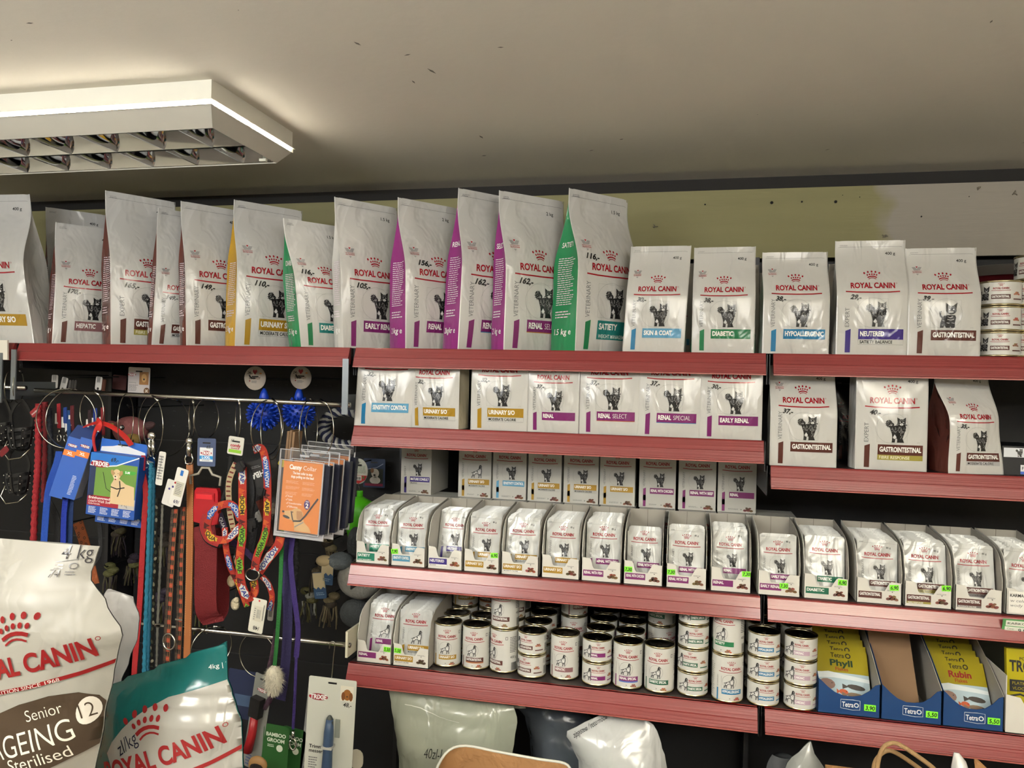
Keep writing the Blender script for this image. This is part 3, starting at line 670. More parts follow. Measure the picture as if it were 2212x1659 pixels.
def tray(i, x0, x1, z, Y, col, text, what, sub=None, sub_c=None, stk=None, sp=(.36, .043), n=9, start=.006, fig='cat', lean=9, dep=.19, ptx=None, side='VETERINARY', fill_h=.134, thin=None):
    a, e = xat(x0, Y, z+.02), xat(x1, Y, z+.02); w = e-a; loc = Vector(((a+e)/2, Y, z+.0005))
    t = thing('pouch_tray', 'white open card tray '+what, 'tray', loc, group='shelf-ready trays of pouches')
    fl = [(-.5, 0), (.5, 0), (.5, .047), (.27, .049), (.23, .046), (.155, .034), (.12, .028), (-.18, .029), (-.215, .034), (-.26, .050), (-.30, .0535), (-.5, .055)]
    b = MB(); b.prism([(u*w, v) for u, v in fl], .0014, cardw)
    A = Art(); x = lambda u: (u-.5)*w
    A.rect(x(.045), .011, x(.56), .0255, col, 1)
    A.text(text, x(.07), .0165, .0062, (235, 235, 232), 2, w=min(.46*w, .0046*len(text)), bold=.03)
    if sub: A.rect(x(.045), .0065, x(.56), .0112, sub_c or (225, 225, 222), 1); A.text(sub, x(.07), .0072, .0028, (235, 235, 230) if sub_c else DARK, 2, w=min(.4*w, .0022*len(sub)))
    A.add(food((140, 88, 66) if i % 2 else (112, 72, 56)), x(.79), .0085, .026)
    A.poly([(x(.77), .0275), (x(.81), .0275), (x(.79), .0255)], DARK, 1); A.lines(x(.68), .0285, x(.9), .0315, 2, GREY, 1)
    b.art(A, lambda p, q, o: Vector((p, -o, q)), card, 0); b.build('front_flap', t)
    pr = [(0, 0), (dep, 0), (dep, .150), (.085, .140), (.05, .134), (.028, .124), (.014, .110), (.008, .09), (0, .07)]
    for s in (-1, 1):
        b = MB(); b.prism(pr, .0014, cardw if s < 0 else cardg, Matrix.Translation((s*w/2-(.0014 if s > 0 else 0), 0, 0)) @ YZ); b.build('side_panel', t)
    b = MB(); b.box(-w/2+.0015, dep-.0016, .001, w/2-.0015, dep, .149, cardg); b.box(-.0004, dep-.002, .08, .0004, dep-.0016, .149, plastic((90, 84, 76))); b.build('back_panel', t)
    b = MB(); b.box(-w/2+.0015, .0015, 0, w/2-.0015, dep-.0017, .001, cardg); b.build('tray_floor', t)
    if stk:
        b = MB(); sx, sz = sp[0]*w, sp[1]; hh = .0062; ww = .0092; M = Matrix.Translation((sx, -.0006, sz)) @ Matrix.Rotation(R(random.uniform(-5, 5)), 4, 'Y')
        b.box(-ww, -.0003, -hh, ww, 0, hh, card((130, 236, 48)), M)
        A = Art(); A.text(stk, 0, -.0036, .0074, (22, 28, 20), 1, w=.0155, bold=.02, cen=True, shear=.12); b.art(A, lambda p, q, o: M @ Vector((p, -o-.0004, q)), card, 0); b.build('price_sticker', t)
    pw = w-.0095; A = lifted(pw, fill_h, .13, panel=col, ptext=ptx or text, sub=sub, sub_c=sub_c, kg='85 g', fig=fig, side=side)
    proto = None
    for k in range(n):
        y = .012+start+k*((dep-.022-start-.134*math.sin(R(lean)))/max(n, 10)); jz = random.uniform(0, .004)
        if k == 0: o = pouch_bm(pw, fill_h, A, i*1.3).build('food_pouch'); lab = 'front pouch in tray '+what
        else:
            if proto is None: o = proto = pouch_bm(pw, fill_h, None, i*2.7).build('food_pouch')
            else: o = proto.copy(); COL.objects.link(o)
            lab = 'pouch behind the front one in tray '+what
        o.location = loc+Vector((random.uniform(-.0012, .0012), y, .002+(jz if k else 0))); o.rotation_euler = (-R(lean+random.uniform(-.3, .3)*(k > 0)), R(random.uniform(-.6, .6)), 0)
        tag(o, lab, 'pouch', 'pouches in the tray '+what)
G3 = (225, 225, 222)
tray(1, 769, 841, Z3, .014, TEALG, 'SATIETY', 'with the dark green panel at the shelf end', n=12, sub='WEIGHT MANAGEMENT', sub_c=TEALG)
tray(2, 845, 918, Z3, .014, (70, 132, 164), 'SENSITIVITY CONTROL', 'with the grey-blue panel', stk='7,90', sp=(-.4, .035), n=11)
tray(3, 924, 998, Z3, .014, VIOLET, 'NEUTERED', 'with the violet panel', sub='BALANCE', n=7, start=.045, lean=14, side='EXPERT')
tray(4, 1002, 1078, Z3, .014, GOLD, 'URINARY S/O', 'gold with 6,90 sticker, beside violet one', stk='6,90', sp=(.36, .043), n=12)
tray(5, 1083, 1163, Z3, .014, GOLD, 'URINARY S/O', 'with a white strip under its gold panel', sub='MODERATE CALORIE', n=9)
tray(6, 1170, 1251, Z3, .014, GOLD, 'URINARY S/O', 'gold, without sticker, beside the purple ones', n=12)
tray(7, 1256, 1341, Z3, .014, PURPLE, 'RENAL WITH FISH', 'first purple one after the gold trays', n=10, start=.02)
tray(8, 1347, 1431, Z3, .014, PURPLE, 'RENAL WITH CHICKEN', 'half empty, purple, with torn back wall', stk='7,30', sp=(-.38, .034), n=4, start=.02, fill_h=.118)
tray(9, 1439, 1526, Z3, .014, PURPLE, 'RENAL WITH BEEF', 'purple, two from the end, after half empty one', stk='7,30', sp=(-.38, .035), n=3, start=.002)
tray(10, 1535, 1622, Z3, .014, PURPLE, 'RENAL', 'with darkest pouches by the upright'.replace('darkest', 'deep-set'), stk='7,30', sp=(.38, .043), n=8, start=.03)
tray(11, 1637, 1728, Z3, .014, PURPLE, 'EARLY RENAL', 'purple with its sticker over the panel', stk='7,30', sp=(.12, .0225), n=1, start=.0)
tray(12, 1736, 1833, Z3, .014, (22, 100, 74), 'DIABETIC', 'with the bottle green panel and 6,90 sticker', stk='6,90', sp=(.36, .040), n=11)
tray(13, 1850, 1948, Z3, .014, BROWN, 'GASTROINTESTINAL', 'with one plain brown panel', stk='6,90', sp=(.33, .037), n=11)
tray(14, 1954, 2056, Z3, .014, BROWN, 'GASTROINTESTINAL', 'with olive strip under brown panel', stk='6,90', sp=(.38, .044), n=12, sub='FIBRE RESPONSE', sub_c=OLIVE)
tray(15, 2063, 2165, Z3, .014, BROWN, 'GASTROINTESTINAL', 'with grey strip under brown panel', n=12, sub='MODERATE CALORIE', sub_c=(110, 104, 104))
tray(16, 2173, 2275, Z3, .014, (20, 24, 36), 'PRO PLAN', 'with handwriting, cut by the picture edge', n=10)
tray(21, 771, 845, Z4, .014, PURPLE, 'RENAL', 'of dog pouches with a purple panel', stk='5,50', sp=(.38, .037), n=9, start=.03, fig='dog', lean=13)
tray(22, 849, 926, Z4, .014, GOLD, 'URINARY S/O', 'of dog pouches with a gold panel', stk='5,50', sp=(-.37, .037), sub='MODERATE CALORIE', n=12, fig='dog')
# handwriting on the last tray's flap and its dark printed pouch
x = xat(2178, .012, Z3+.03); t = thing('handwritten_note', 'white handwritten paper note taped to the last pouch tray', 'note', (x, .0115, Z3+.026))
b = MB(); b.box(0, -.0004, -.022, .08, .0004, .024, card((232, 230, 224))); A = Art()
A.text('KARMA WILGOTNA', .003, .012, .0062, DARK, 1, w=.07, bold=.02); A.text('w celu zwiek.', .003, .001, .006, GREY, 1, w=.06, bold=0, shear=.2); A.text('wody i moczu', .003, -.009, .006, GREY, 1, w=.06, bold=0, shear=.2)
b.art(A, lambda p, q, o: Vector((p, -o, q)), card, 0); b.build('paper', t)
t = thing('price_label', 'green bordered price label on the red shelf rail', 'price label', (xat(2166, -.02, Z3-.02), -.0155, Z3-.022), (R(14), 0, 0))
b = MB(); b.box(0, -.001, -.021, .08, .0, .021, card((88, 150, 92))); b.box(.006, -.0016, .006, .075, -.001, .018, card((225, 228, 215))); b.box(.005, -.0016, -.018, .075, -.001, .004, card((225, 228, 215)))
A = Art(); A.text('KARKOSTKA', .009, .010, .005, DARK, 1, w=.06, bold=0); A.text('Cena:', .009, -.002, .004, GREY, 1, bold=0); A.text('9,90', .03, -.008, .009, DARK, 1, bold=.0); A.text('NL', .035, -.017, .005, GREY, 1, bold=0)
b.art(A, lambda p, q, o: Vector((p, -.0016-o, q)), card, 0); b.build('label_face', t)
# --- closed cartons: lower row just behind the trays, upper row on top of it
cart = mat('carton_white', (182, 182, 178), rough=.5, var=.03)
def carton(x0, x1, z, Y, kw, label, h=.145, d=.10, name='food_carton', yaw=0, col=None, grp='closed cartons behind the pouch trays'):
    a, e = xat(x0, Y, z+.03), xat(x1, Y, z+.03); w = e-a
    t = thing(name, label, 'carton', ((a+e)/2, Y, z), (0, 0, R(yaw)), grp)
    b = MB(); b.box(-w/2, 0, 0, w/2, d, h, col or cart)
    if kw:
        A = lifted(w, h, .15, **dict(dict(kg='x12'), **kw)); A.add(food((120, 76, 60)), w*.3, .035*w, .26*w); A.text('>', w*.1, .06*w, .05*w, DARK, 1); A.lines(-w*.22, .07*w, w*.06, .11*w, 2, GREY, 1)
        b.art(A, lambda p, q, o: Vector((p, -o, q)), card, .012)
    A = Art(); A.text('x12', w*.22, .006, .011, GREY, 1, bold=0); A.lines(w*.2, 0.0, w*.42, .005, 2, GREY, 1)
    b.art(A, lambda p, q, o: Vector((p, .004+q, h+o)), card, 0)
    b.build('box', t)
    b = MB(); b.box(-w/2, d*.5-.0004, h, w/2, d*.5+.0004, h+.0004, plastic((120, 116, 110))); b.box(-w/2-.0003, .0, h-.002, -w/2, d, h+.0003, plastic((170, 168, 162))); b.build('top_flap_seam', t)
    return t
YU = .232; ZU = Z3+.1495
lower = [(845, 915), (918, 985), (988, 1058), (1062, 1134), (1139, 1212), (1216, 1290), (1294, 1370), (1379, 1456), (1464, 1545), (1549, 1630), (1634, 1718)]
ln = ['under the violet panelled carton', 'beneath nothing, beside the violet panelled carton', 'under the dog carton', 'under the pale blue panelled carton', 'under the first gold cat carton', 'under the middle gold cat carton', 'under the last gold cat carton', 'under the first purple carton', 'under the middle purple carton', 'under the last purple carton', 'with open top space by the upright']
for (x0, x1), n in zip(lower, ln): carton(x0, x1, Z3, .212, dict(panel=GOLD, ptext='RENAL'), 'closed white carton in the lower row '+n, h=.1485)
U = [(866, 931, VIOLET, 'MATURE CONSULT', 'BALANCE', 'cat', 'carton with a violet panel standing apart on the lower cartons'), (990, 1060, GOLD, 'URINARY S/O', 'MODERATE CALORIE', 'dog', 'grey-white carton with a dog picture and gold panel'),
     (1064, 1136, LBLUE, 'SENSITIVITY CONTROL', None, 'cat', 'carton with a pale blue panel between gold panelled ones'), (1140, 1212, GOLD, 'URINARY S/O', 'MODERATE CALORIE', 'cat', 'gold panelled cat carton beside the pale blue one'),
     (1217, 1292, GOLD, 'URINARY S/O', 'MODERATE CALORIE', 'cat', 'middle one of the three gold panelled cat cartons'), (1295, 1371, GOLD, 'URINARY S/O', None, 'cat', 'gold panelled carton beside the first purple one'),
     (1380, 1459, PURPLE, 'RENAL WITH CHICKEN', None, 'cat', 'first purple panelled carton after the gold ones'), (1465, 1546, PURPLE, 'RENAL WITH BEEF', None, 'cat', 'middle one of three purple panelled cartons'), (1550, 1633, PURPLE, 'RENAL', None, 'cat', 'purple panelled carton at the end of the upper row')]
for i, (x0, x1, c, tx, sub, fg, lab) in enumerate(U):
    carton(x0, x1, ZU, YU, dict(panel=c, ptext=tx, sub=sub, fig=fg, side='EXPERT' if i == 0 else 'VETERINARY'), lab, grp='upper cartons', d=.16 if i == 0 else .11)
# dark pack with a small cat picture beside the waisted bag
a, e = xat(2164, .03, Z2R+.02), xat(2270, .03, Z2R+.02)
t = thing('food_carton', 'low black carton with a small cat picture cut by the picture edge', 'carton', ((a+e)/2, .03, Z2R)); w2 = (e-a)/2; b = MB(); b.box(-w2, 0, 0, w2, .16, .062, plastic((16, 18, 24), .4))
A = Art(); A.rect(-w2+.003, .038, w2, .058, (214, 218, 226), 1); A.add(FIG['cat'], -w2+.026, .039, .018, 1); A.rect(-w2+.036, .008, w2, .022, (226, 228, 232), 1); A.text('Forti', -w2+.039, .012, .006, DARK, 2); A.rect(-w2+.036, .002, w2, .008, (60, 96, 190), 1)
b.art(A, lambda p, q, o: Vector((p, -o, q)), card, 0); b.build('box', t)
# --- cans
CANW = mat('can_label_white', (200, 200, 196), rough=.33, var=.02); rimm = metal((196, 184, 150), .25); lidm = metal((70, 66, 58), .3)
def can_art(tall_, col, text, rot=0, sub=None, fig='dog', tone=None):
    A = Art()
    if tall_:
        A.add(logo(), 0, .073, .056); A.add(FIG[fig], -.016, .034, .028, 1); A.line([(-.022, .060), (-.022, .033), (.0, .033)], .0005, GREY, 1); A.ring(-.004, .048, .016, .0005, GREY, 1, 16)
        A.rect(-.021, .0195, .026, .0305, col, 1, .006); A.text(text, -.019, .023, .0055, (235, 235, 232), 2, w=min(.04, .0036*len(text)), bold=.03)
        if sub: A.rect(-.021, .0165, .026, .0195, sub, 1, .006)
        A.rect(-.033, .004, -.0295, .032, tone or col, 1, .006); A.text('VETERINARY', -.0298, .034, .003, GREY, 1, w=.028, a=math.pi/2, bold=0)
        A.add(food((170, 112, 88)), .014, .006, .016); A.text('>', -.004, .008, .004, DARK, 1); A.rect(.032, .082, .038, .090, GREY, 1, .006); A.rect(.0335, .0835, .0365, .0885, (214, 214, 210), 2, .006)
        A.bars(.048, .006, .066, .026); A.lines(.044, .05, .066, .09, 10, (90, 90, 92), 1); A.lines(-.062, .01, -.04, .088, 18, (150, 150, 150), 1); A.text('400 g', .045, .036, .006, DARK, 1, bold=0)
    else:
        A.add(logo(), .004, .034, .036); A.add(FIG[fig], -.037, .012, .030, 1); A.rect(-.014, .014, .022, .0235, col, 1, .006); A.text(text, -.0125, .0165, .0048, (235, 235, 232), 2, w=min(.032, .003*len(text)), bold=.03)
        A.add(food((170, 112, 88)), .036, .022, .016); A.rect(.028, .012, .05, .0145, col, 1, .006); A.bars(.056, .008, .072, .028); A.lines(.054, .034, .074, .046, 4, GREY, 1)
    return A
def can(tall_, col, text, rot, sub=None, r=.0352, fig='dog'):
    h = .108 if tall_ else .0545; t = bpy.data.objects.new('food_can' if tall_ else 'short_food_can', None); COL.objects.link(t)
    b = MB(); b.lathe([(r, .004), (r, h-.004)], CANW, 40, caps=False)
    A = can_art(tall_, col, text, sub=sub, fig=fig); b.art(A, lambda x, z, o: Vector(((r+o)*math.sin(x/r), -(r+o)*math.cos(x/r), z)), card, .004, .0004); b.build('label_wrap', t)
    b = MB(); b.lathe([(r-.002, 0), (r+.0008, .0006), (r+.001, .003), (r, .0045)], rimm, 40, caps=False); b.lathe([(r-.002, .001), (.0001, .001)], rimm, 40, caps=False); b.build('bottom_rim', t)
    b = MB(); b.lathe([(r, h-.0045), (r+.001, h-.003), (r+.0008, h-.0004), (r-.0016, h), (r-.002, h-.003)], rimm, 40, caps=False)
    b.build('top_rim', t)
    b = MB(); b.lathe([(r-.002, h-.0032), (r-.005, h-.0034), (r-.006, h-.0024), (r-.014, h-.0026), (r-.015, h-.0034), (.0002, h-.0034)], lidm, 40, caps=False); l = b.build('lid', t)
    b = MB(); b.tube([(.009*math.cos(k*.628)*.8, -.014+.009*math.sin(k*.628), h-.0018) for k in range(10)], .0011, lidm, 6, True); b.box(-.003, -.008, -.0008+h-.0012, .003, .002, h-.0008, lidm); b.build('pull_tab', l)
    t.rotation_euler = (0, 0, R(rot)); return t
def stack(px, pyb, specs, what, z=ZT, Y=None, r=.0352, dY=0, hh=None):
    p = onz(px, pyb, z) if Y is None else Vector((xat(px, Y, z+.03), Y, z))
    v = Vector((p.x-CAM.x, p.y-CAM.y, 0)).normalized(); c = p+v*r+Vector((0, dY, 0)); zz = z+.0005; face = math.degrees(math.atan2(-(CAM.x-c.x), -(CAM.y-c.y)))*-1
    n = len(specs); pos = {1: ['']} .get(n) or {2: ['bottom can ', 'upper can '], 3: ['bottom tin ', 'middle tin ', 'top tin '], 4: ['bottom tin ', 'second tin up ', 'third tin up ', 'top tin ']}[n]
    out = []
    for k, (tl, col, text, rot, sub) in enumerate(specs):
        fg = 'dog' if z < 1.5 else 'kitten'
        t = can(tl, col, text, 0, sub, r, fg); t.location = (c.x, c.y, zz); t.rotation_euler = (0, 0, R(rot)+math.atan2(CAM.y-c.y, CAM.x-c.x)+math.pi/2)
        tag(t, ((pos[k]+'of the stack, ') if n > 1 else '')+('tall' if tl else 'short')+' can '+what, 'can', 'cans on the lowest shelf' if z < 1.5 else 'flat tins on the top shelf'); zz += (.108 if tl else .0545)+.0006; out.append(t)
    return out
DG = (34, 92, 70)
rows = [
 (966, 1442, [(1, GOLD, 'URINARY S/O', -4, None)], 'with a gold panel by the dog pouches'),
 (1028, 1448, [(1, BROWN, 'GASTROINTESTINAL', -12, (170, 110, 70))], 'with a brown panel over an orange line'),
 (1088, 1455, [(1, BROWN, 'GASTROINTESTINAL', -48, None), (1, BROWN, 'GASTROINTESTINAL', -24, None)], 'with its barcode side turned forward'),
 (1148, 1466, [(0, BROWN, 'GASTROINTESTINAL', -38, None), (0, BROWN, 'GASTROINTESTINAL', -34, None)], 'with a brown panel turned aside'),
 (1219, 1470, [(1, MAUVE, 'HEPATIC', -8, None)], 'with a mauve-brown panel'),
 (1288, 1483, [(0, PURPLE, 'RENAL', 0, None), (0, PURPLE, 'RENAL', -2, None)], 'with a short-worded purple panel'),
 (1355, 1490, [(1, PURPLE, 'RENAL SPECIAL', 0, (80, 110, 180))], 'with a purple panel over a blue line'),
 (1423, 1498, [(1, DG, 'DIABETIC SPECIAL', -6, None)], 'with a dark green panel, standing single'),
 (1495, 1506, [(0, DG, 'DIABETIC SPECIAL', 4, None), (0, DG, 'DIABETIC SPECIAL', -18, None), (0, DG, 'DIABETIC SPECIAL', 3, None), (0, DG, 'DIABETIC SPECIAL', 10, None)], 'in the four high green pile'),
 (1570, 1519, [(1, BLUE, 'HYPOALLERGENIC', 14, None), (1, GREEN, 'SATIETY', -22, None)], 'in the tall two-can pile'),
 (1647, 1527, [(0, BLUE, 'HYPOALLERGENIC', 8, None), (0, BLUE, 'HYPOALLERGENIC', 6, None), (0, BLUE, 'HYPOALLERGENIC', 2, None)], 'in the three high blue pile'),
 (1727, 1536, [(0, (176, 150, 168), 'CARDIAC', 4, None), (0, (176, 150, 168), 'CARDIAC', 0, None), (0, (176, 150, 168), 'CARDIAC', -4, None)], 'in the pale pink pile')]
fronts = []
for px, py, sp, wh in rows: fronts.append(stack(px, py, sp, wh, Z4))
# rows standing behind, each copied from the can in front of it
back = {0: (2, 1), 1: (2, 1), 2: (2, 0), 3: (3, 0), 4: (1, 1), 5: (3, 0), 6: (3, 0), 7: (1, 1), 8: (2, 0), 9: (1, 0), 10: (2, 0), 11: (2, 0)}
ordn = ['first row behind the can ', 'second row behind the can ', 'third row behind the can ']
for i, (nb, extra) in back.items():
    for k in range(nb):
        off = Vector((0, .079*(k+1)+(.08 if i in (4, 7) else 0), 0)); zt = 0
        lst = list(fronts[i]) + ([fronts[i][0]] if extra and k == nb-1 else [])
        for j, t in enumerate(lst):
            c = copy_tree(t); c.location = t.location+off+(Vector((0, 0, .1085)) if j >= len(fronts[i]) else Vector((0, 0, 0)))
            c.rotation_euler.z += random.uniform(-.6, .9)
            c['label'] = 'shaded '+ordn[k]+rows[i][3]+('' if len(lst) == 1 else ', '+['low', 'upper', 'third', 'top'][min(j, 3)]+' one')
            c['group'] = 'shaded cans behind the front row'
stack(2157, 767, [(0, BROWN, 'GASTROINTESTINAL', -2, None)]*3, 'with a brown panel beside the kitten food bag', ZT, .012, .042)
stack(2236, 767, [(0, BROWN, 'GASTROINTESTINAL', -30, None)]*4, 'turned kitten-side forward at the picture edge', ZT, .012, .042)
p = Vector((xat(2160, .26, ZT+.1), .26, ZT))
t = thing('round_drum', 'dark red round tin with a grey lid behind the flat tins', 'tin', p); b = MB(); b.lathe([(.085, 0), (.085, .205)], plastic((84, 16, 26), .4), 40); b.build('drum_body', t)
b = MB(); b.lathe([(.088, .2), (.088, .222), (.08, .226), (.0001, .226)], plastic((74, 70, 68), .5), 40, caps=False); b.build('drum_lid', t)
b = MB(); b.lathe([(.0855, .13), (.0855, .165)], plastic((150, 142, 138), .5), 40, caps=False); b.build('drum_band', t)
# --- aquarium food trays
blue = mat('tray_blue_print', (24, 62, 112), rough=.42, var=.05); kraft = mat('kraft_board', (128, 100, 74), rough=.8, var=.1)
YEL = (150, 136, 16)
def tetra(x0, x1, Y, what, title, stk, n, insert=False, skew=0, tc=DARK):
    a, e = xat(x0, Y, Z4+.02), xat(x1, Y, Z4+.02); w = e-a; loc = Vector(((a+e)/2, Y, Z4+.0005)); dep = .30
    t = thing('sachet_tray', 'dark blue open card tray '+what, 'tray', loc, group='blue aquarium food trays')
    pr = [(-w/2, 0), (w/2, 0), (w/2, .074), (w*.42, .070), (w*.32, .056), (w*.2, .045), (w*.06, .041), (-w*.08, .041), (-w*.22, .047), (-w*.34, .058), (-w*.44, .070), (-w/2, .076)]
    b = MB(); b.prism(pr, .0015, blue); A = Art()
    x = w*.02; A.line([(x-.019, .033), (x+.006, .034), (x+.021, .033), (x+.021, .013), (x+.006, .0115), (x-.019, .014)], .0009, (230, 232, 236), 1, True); A.text('Tetra', x-.0165, .0175, .0105, (232, 234, 238), 1, w=.024, bold=.02); A.ring(x+.0135, .0225, .0042, .002, (232, 234, 238), 1, 14)
    b.art(A, lambda p, q, o: Vector((p, -o, q)), card, 0); b.build('front_flap', t)
    sd = [(0, 0), (dep, 0), (dep, .17), (.20, .16), (.08, .115), (.02, .085), (0, .075)]
    for s in (-1, 1):
        b = MB(); b.prism(sd, .0014, cardg if s > 0 else blue, Matrix.Translation((s*w/2-(.0014 if s > 0 else 0), 0, 0)) @ YZ); b.build('side_panel', t)
    b = MB(); b.box(-w/2+.0015, .0015, 0, w/2-.0015, dep, .001, cardg); b.build('tray_floor', t)
    b = MB(); b.box(-w/2+.0015, dep-.0015, 0.001, w/2-.0015, dep, .165, cardg); b.build('back_panel', t)
    if stk:
        b = MB(); c = (w*.34, .020); b.box(c[0]-.012, -.0008, c[1]-.007, c[0]+.012, -.0002, c[1]+.007, card((130, 236, 48))); A = Art(); A.text(stk, c[0], c[1]-.0042, .0085, (22, 28, 20), 1, w=.019, cen=True, shear=.1, bold=.02); b.art(A, lambda p, q, o: Vector((p, -.0009-o, q)), card, 0); b.build('price_sticker', t)
    if insert:
        b = MB(); M = Matrix.Translation((-.012, .05, .004)) @ Matrix.Rotation(R(-28), 4, 'X') @ Matrix.Rotation(R(-2), 4, 'Y')
        b.prism([(-.045, 0), (.045, 0), (.045, .20), (.012, .20), (.009, .193), (-.009, .193), (-.012, .20), (-.045, .20)], .002, kraft, M); b.build('kraft_divider', t)
    sw, sh = w-.013, .125; proto = None; q_ = sw/.118
    for k in range(n):
        b = MB(); f = lambda x, z, o=0: Vector((x, -.004*math.sin(math.pi*min(1, z/sh*1.05))*(1-(2*x/sw)**2)-.0008-o, z)); us = [-sw/2+sw*i/8 for i in range(9)]; vs = [sh*j/8 for j in range(9)]
        if k < 4 or proto is None:
            ym = mat('sachet_yellow', YEL, rough=.4, var=.05); b.grid(f, us, vs, ym); b.grid(lambda x, z: Vector((x, .0008, z)), us, vs, ym, flip=True); A = Art()
            A.rect(-.058, .002, .058, .072, (170, 190, 200), 1)
            A.poly([(-.058, .070), (-.03, .074), (0, .069), (.03, .066), (.058, .063), (.058, .055), (-.02, .06), (-.058, .058)], (214, 222, 226), 2)
            A.text('Tetra', -.022, .108, .0105, DARK, 2, w=.03, bold=.01); A.ring(.0165, .113, .005, .0025, DARK, 2, 12)
            A.text(title, 0, .088, .014, tc, 2, w=.052 if title == 'Rubin' else .05, bold=.03, cen=True); A.text('Flakes', 0, .077, .008, (150, 40, 20), 2, bold=.01, cen=True)
            for fx, fy, rx, ry, c in ((-.035, .045, .018, .012, (140, 110, 100)), (.028, .042, .02, .006, (60, 54, 50)), (0, .03, .010, .006, (196, 84, 34)), (.026, .024, .02, .006, (120, 100, 80)), (-.022, .02, .012, .006, (190, 90, 50))):
                A.ell(fx, fy, rx, ry, c, 3, 12, -.1); A.poly([(fx-rx*.8, fy), (fx-rx*1.5, fy+ry), (fx-rx*1.5, fy-ry)], c, 3); A.ell(fx+rx*.6, fy+ry*.2, .0012, .0012, DARK, 4, 6)
            b.art(A, lambda x, z, o=0: f(x if abs(x) > .0579 else x*q_, z, o) if abs(x) <= .0579 else f(math.copysign(sw/2-.0005, x), z, o), card, .01); o = b.build('fish_food_sachet'); proto = o
        else: o = proto.copy(); COL.objects.link(o)
        o.location = loc+Vector((random.uniform(-.003, .003)+skew*k, .035+k*(.20/max(n, 8)), .005+.0055*k)); o.rotation_euler = (-R(36-k*1.3), R(random.uniform(-1, 1)), 0)
        tag(o, ('front yellow' if k == 0 else 'yellow')+' fish food sachet '+('' if k == 0 else ['', 'second', 'third', 'fourth', 'fifth', 'sixth', 'seventh', 'eighth', 'ninth'][k]+' in line ')+'in the blue tray '+what, 'sachet', 'yellow sachets in the blue trays')
tetra(1766, 1901, .012, 'beside the pink panelled tins', 'Phyll', '3,90', 8, tc=(30, 60, 34))
tetra(1903, 2034, .012, 'emptied down to a kraft divider', '', '5,50', 0, True)
tetra(2036, 2168, .012, 'with red-lettered sachets', 'Rubin', '5,50', 7, tc=(140, 24, 30))
a, e = xat(2172, .012, Z4+.02), xat(2300, .012, Z4+.02); w2 = (e-a)/2
t = thing('sachet_tray', 'plain white card tray at the end of the lowest shelf', 'tray', ((a+e)/2, .012, Z4+.0005))
b = MB(); b.prism([(-w2, 0), (w2, 0), (w2, .05), (-w2*.2, .045), (-w2*.5, .075), (-w2, .08)], .002, cardw); b.build('front_flap', t)
b = MB(); b.box(-w2, .002, 0, w2, .28, .002, cardg); b.box(-w2, .002, 0, -w2+.002, .28, .12, cardw); b.build('tray_body', t)
t = thing('fish_food_pack', 'bright yellow fish food pack with black lettering in the white tray', 'pack', ((a+e)/2+.012, .034, Z4+.004), (-R(6), 0, 0))
b = MB(); b.box(-.055, 0, 0, .055, .012, .165, plastic((170, 160, 16), .3)); A = Art()
A.text('TROPICAL', -.05, .118, .022, DARK, 1, w=.1, bold=.03); A.text('POKARM', -.03, .142, .006, DARK, 1); A.rect(-.05, .075, .02, .1, DARK, 1); A.text('PLATKI', -.045, .09, .006, YEL, 2); A.text('VLOCKY', -.045, .079, .006, YEL, 2); A.line([(-.05, .065), (-.03, .07), (-.01, .063), (.01, .068)], .004, DARK, 1); A.text('g', -.03, .02, .016, DARK, 1)
b.art(A, lambda p, q, o: Vector((p, -o, q)), card, 0); b.build('pack_body', t)
t = thing('display_box', 'dark green open box with shaded lettering behind the white tray', 'box', ((a+e)/2+.02, .3, Z4))
b = MB(); b.box(-.1, 0, 0, .1, .12, .21, plastic((30, 38, 14), .5)); A = Art(); A.text('TROPICAL', -.09, .15, .028, (64, 72, 40), 1, w=.17, bold=.02); b.art(A, lambda p, q, o: Vector((p, -o, q)), card, 0); b.build('box_body', t)
# ---------------------------------------------------------------- leash bay
def world(name, label, cat, parts, loc, group=None):  # parts modelled in place, hung under an Empty at loc
    t = thing(name, label, cat, loc, (0, 0, 0), group); last = None
    for pn, mb in parts:
        sub = pn.startswith('>'); o = mb.build(pn.lstrip('>'), last if sub else t, loc=None if sub else -Vector(loc))
        if not sub: last = o
    return t
chrome = metal((206, 204, 198), .16); wire = metal((176, 172, 160), .22); blackp = plastic((16, 16, 18), .45)
def peg(px, py, Y=.3): c = at(px, py, Y); return MB().tube([Vector((c.x, BACK-.025, c.z)), Vector((c.x, Y-.02, c.z)), Vector((c.x, Y-.03, c.z+.008))], .0022, blackp, 6)
def brk(x, z): return MB().box(x-.002, -.032, z-.02, x+.002, .12, z+.02, steelg).box(x-.002, -.034, z-.03, x+.014, -.03, z+.11, steelg)
def rail(p0, p1, lab, ends):
    a, e = at(p0[0], p0[1], -.02), at(p1[0], p1[1], -.02); b = MB(); b.tube([a, e], .0062, metal((190, 188, 182), .2), 14)
    return world('hanging_rail', lab, 'rail', [('bar', b)]+[('bracket', brk(*q)) for q in ends], (a+e)/2)
zr = at(410, 859, -.02).z
rail((76, 843), (757, 875), 'chrome rail carrying the wire rings under the top shelf', [(XL+.012, zr+.01), (XA-.012, zr)])
rail((-90, 834), (56, 838), 'short chrome rail of the next bay above the black muzzles', [(XL-.034, zr)])
rail((70, 1322), (757, 1394), 'lower chrome rail below the red webbing', [])
p = at(753, 1388, -.02); t = world('rail_bracket', 'cream plastic end bracket holding the lower chrome rail', 'bracket', [('plate', MB().box(p.x-.004, -.03, p.z-.035, p.x+.002, .12, p.z+.03, plastic((196, 192, 172), .5)))], p)
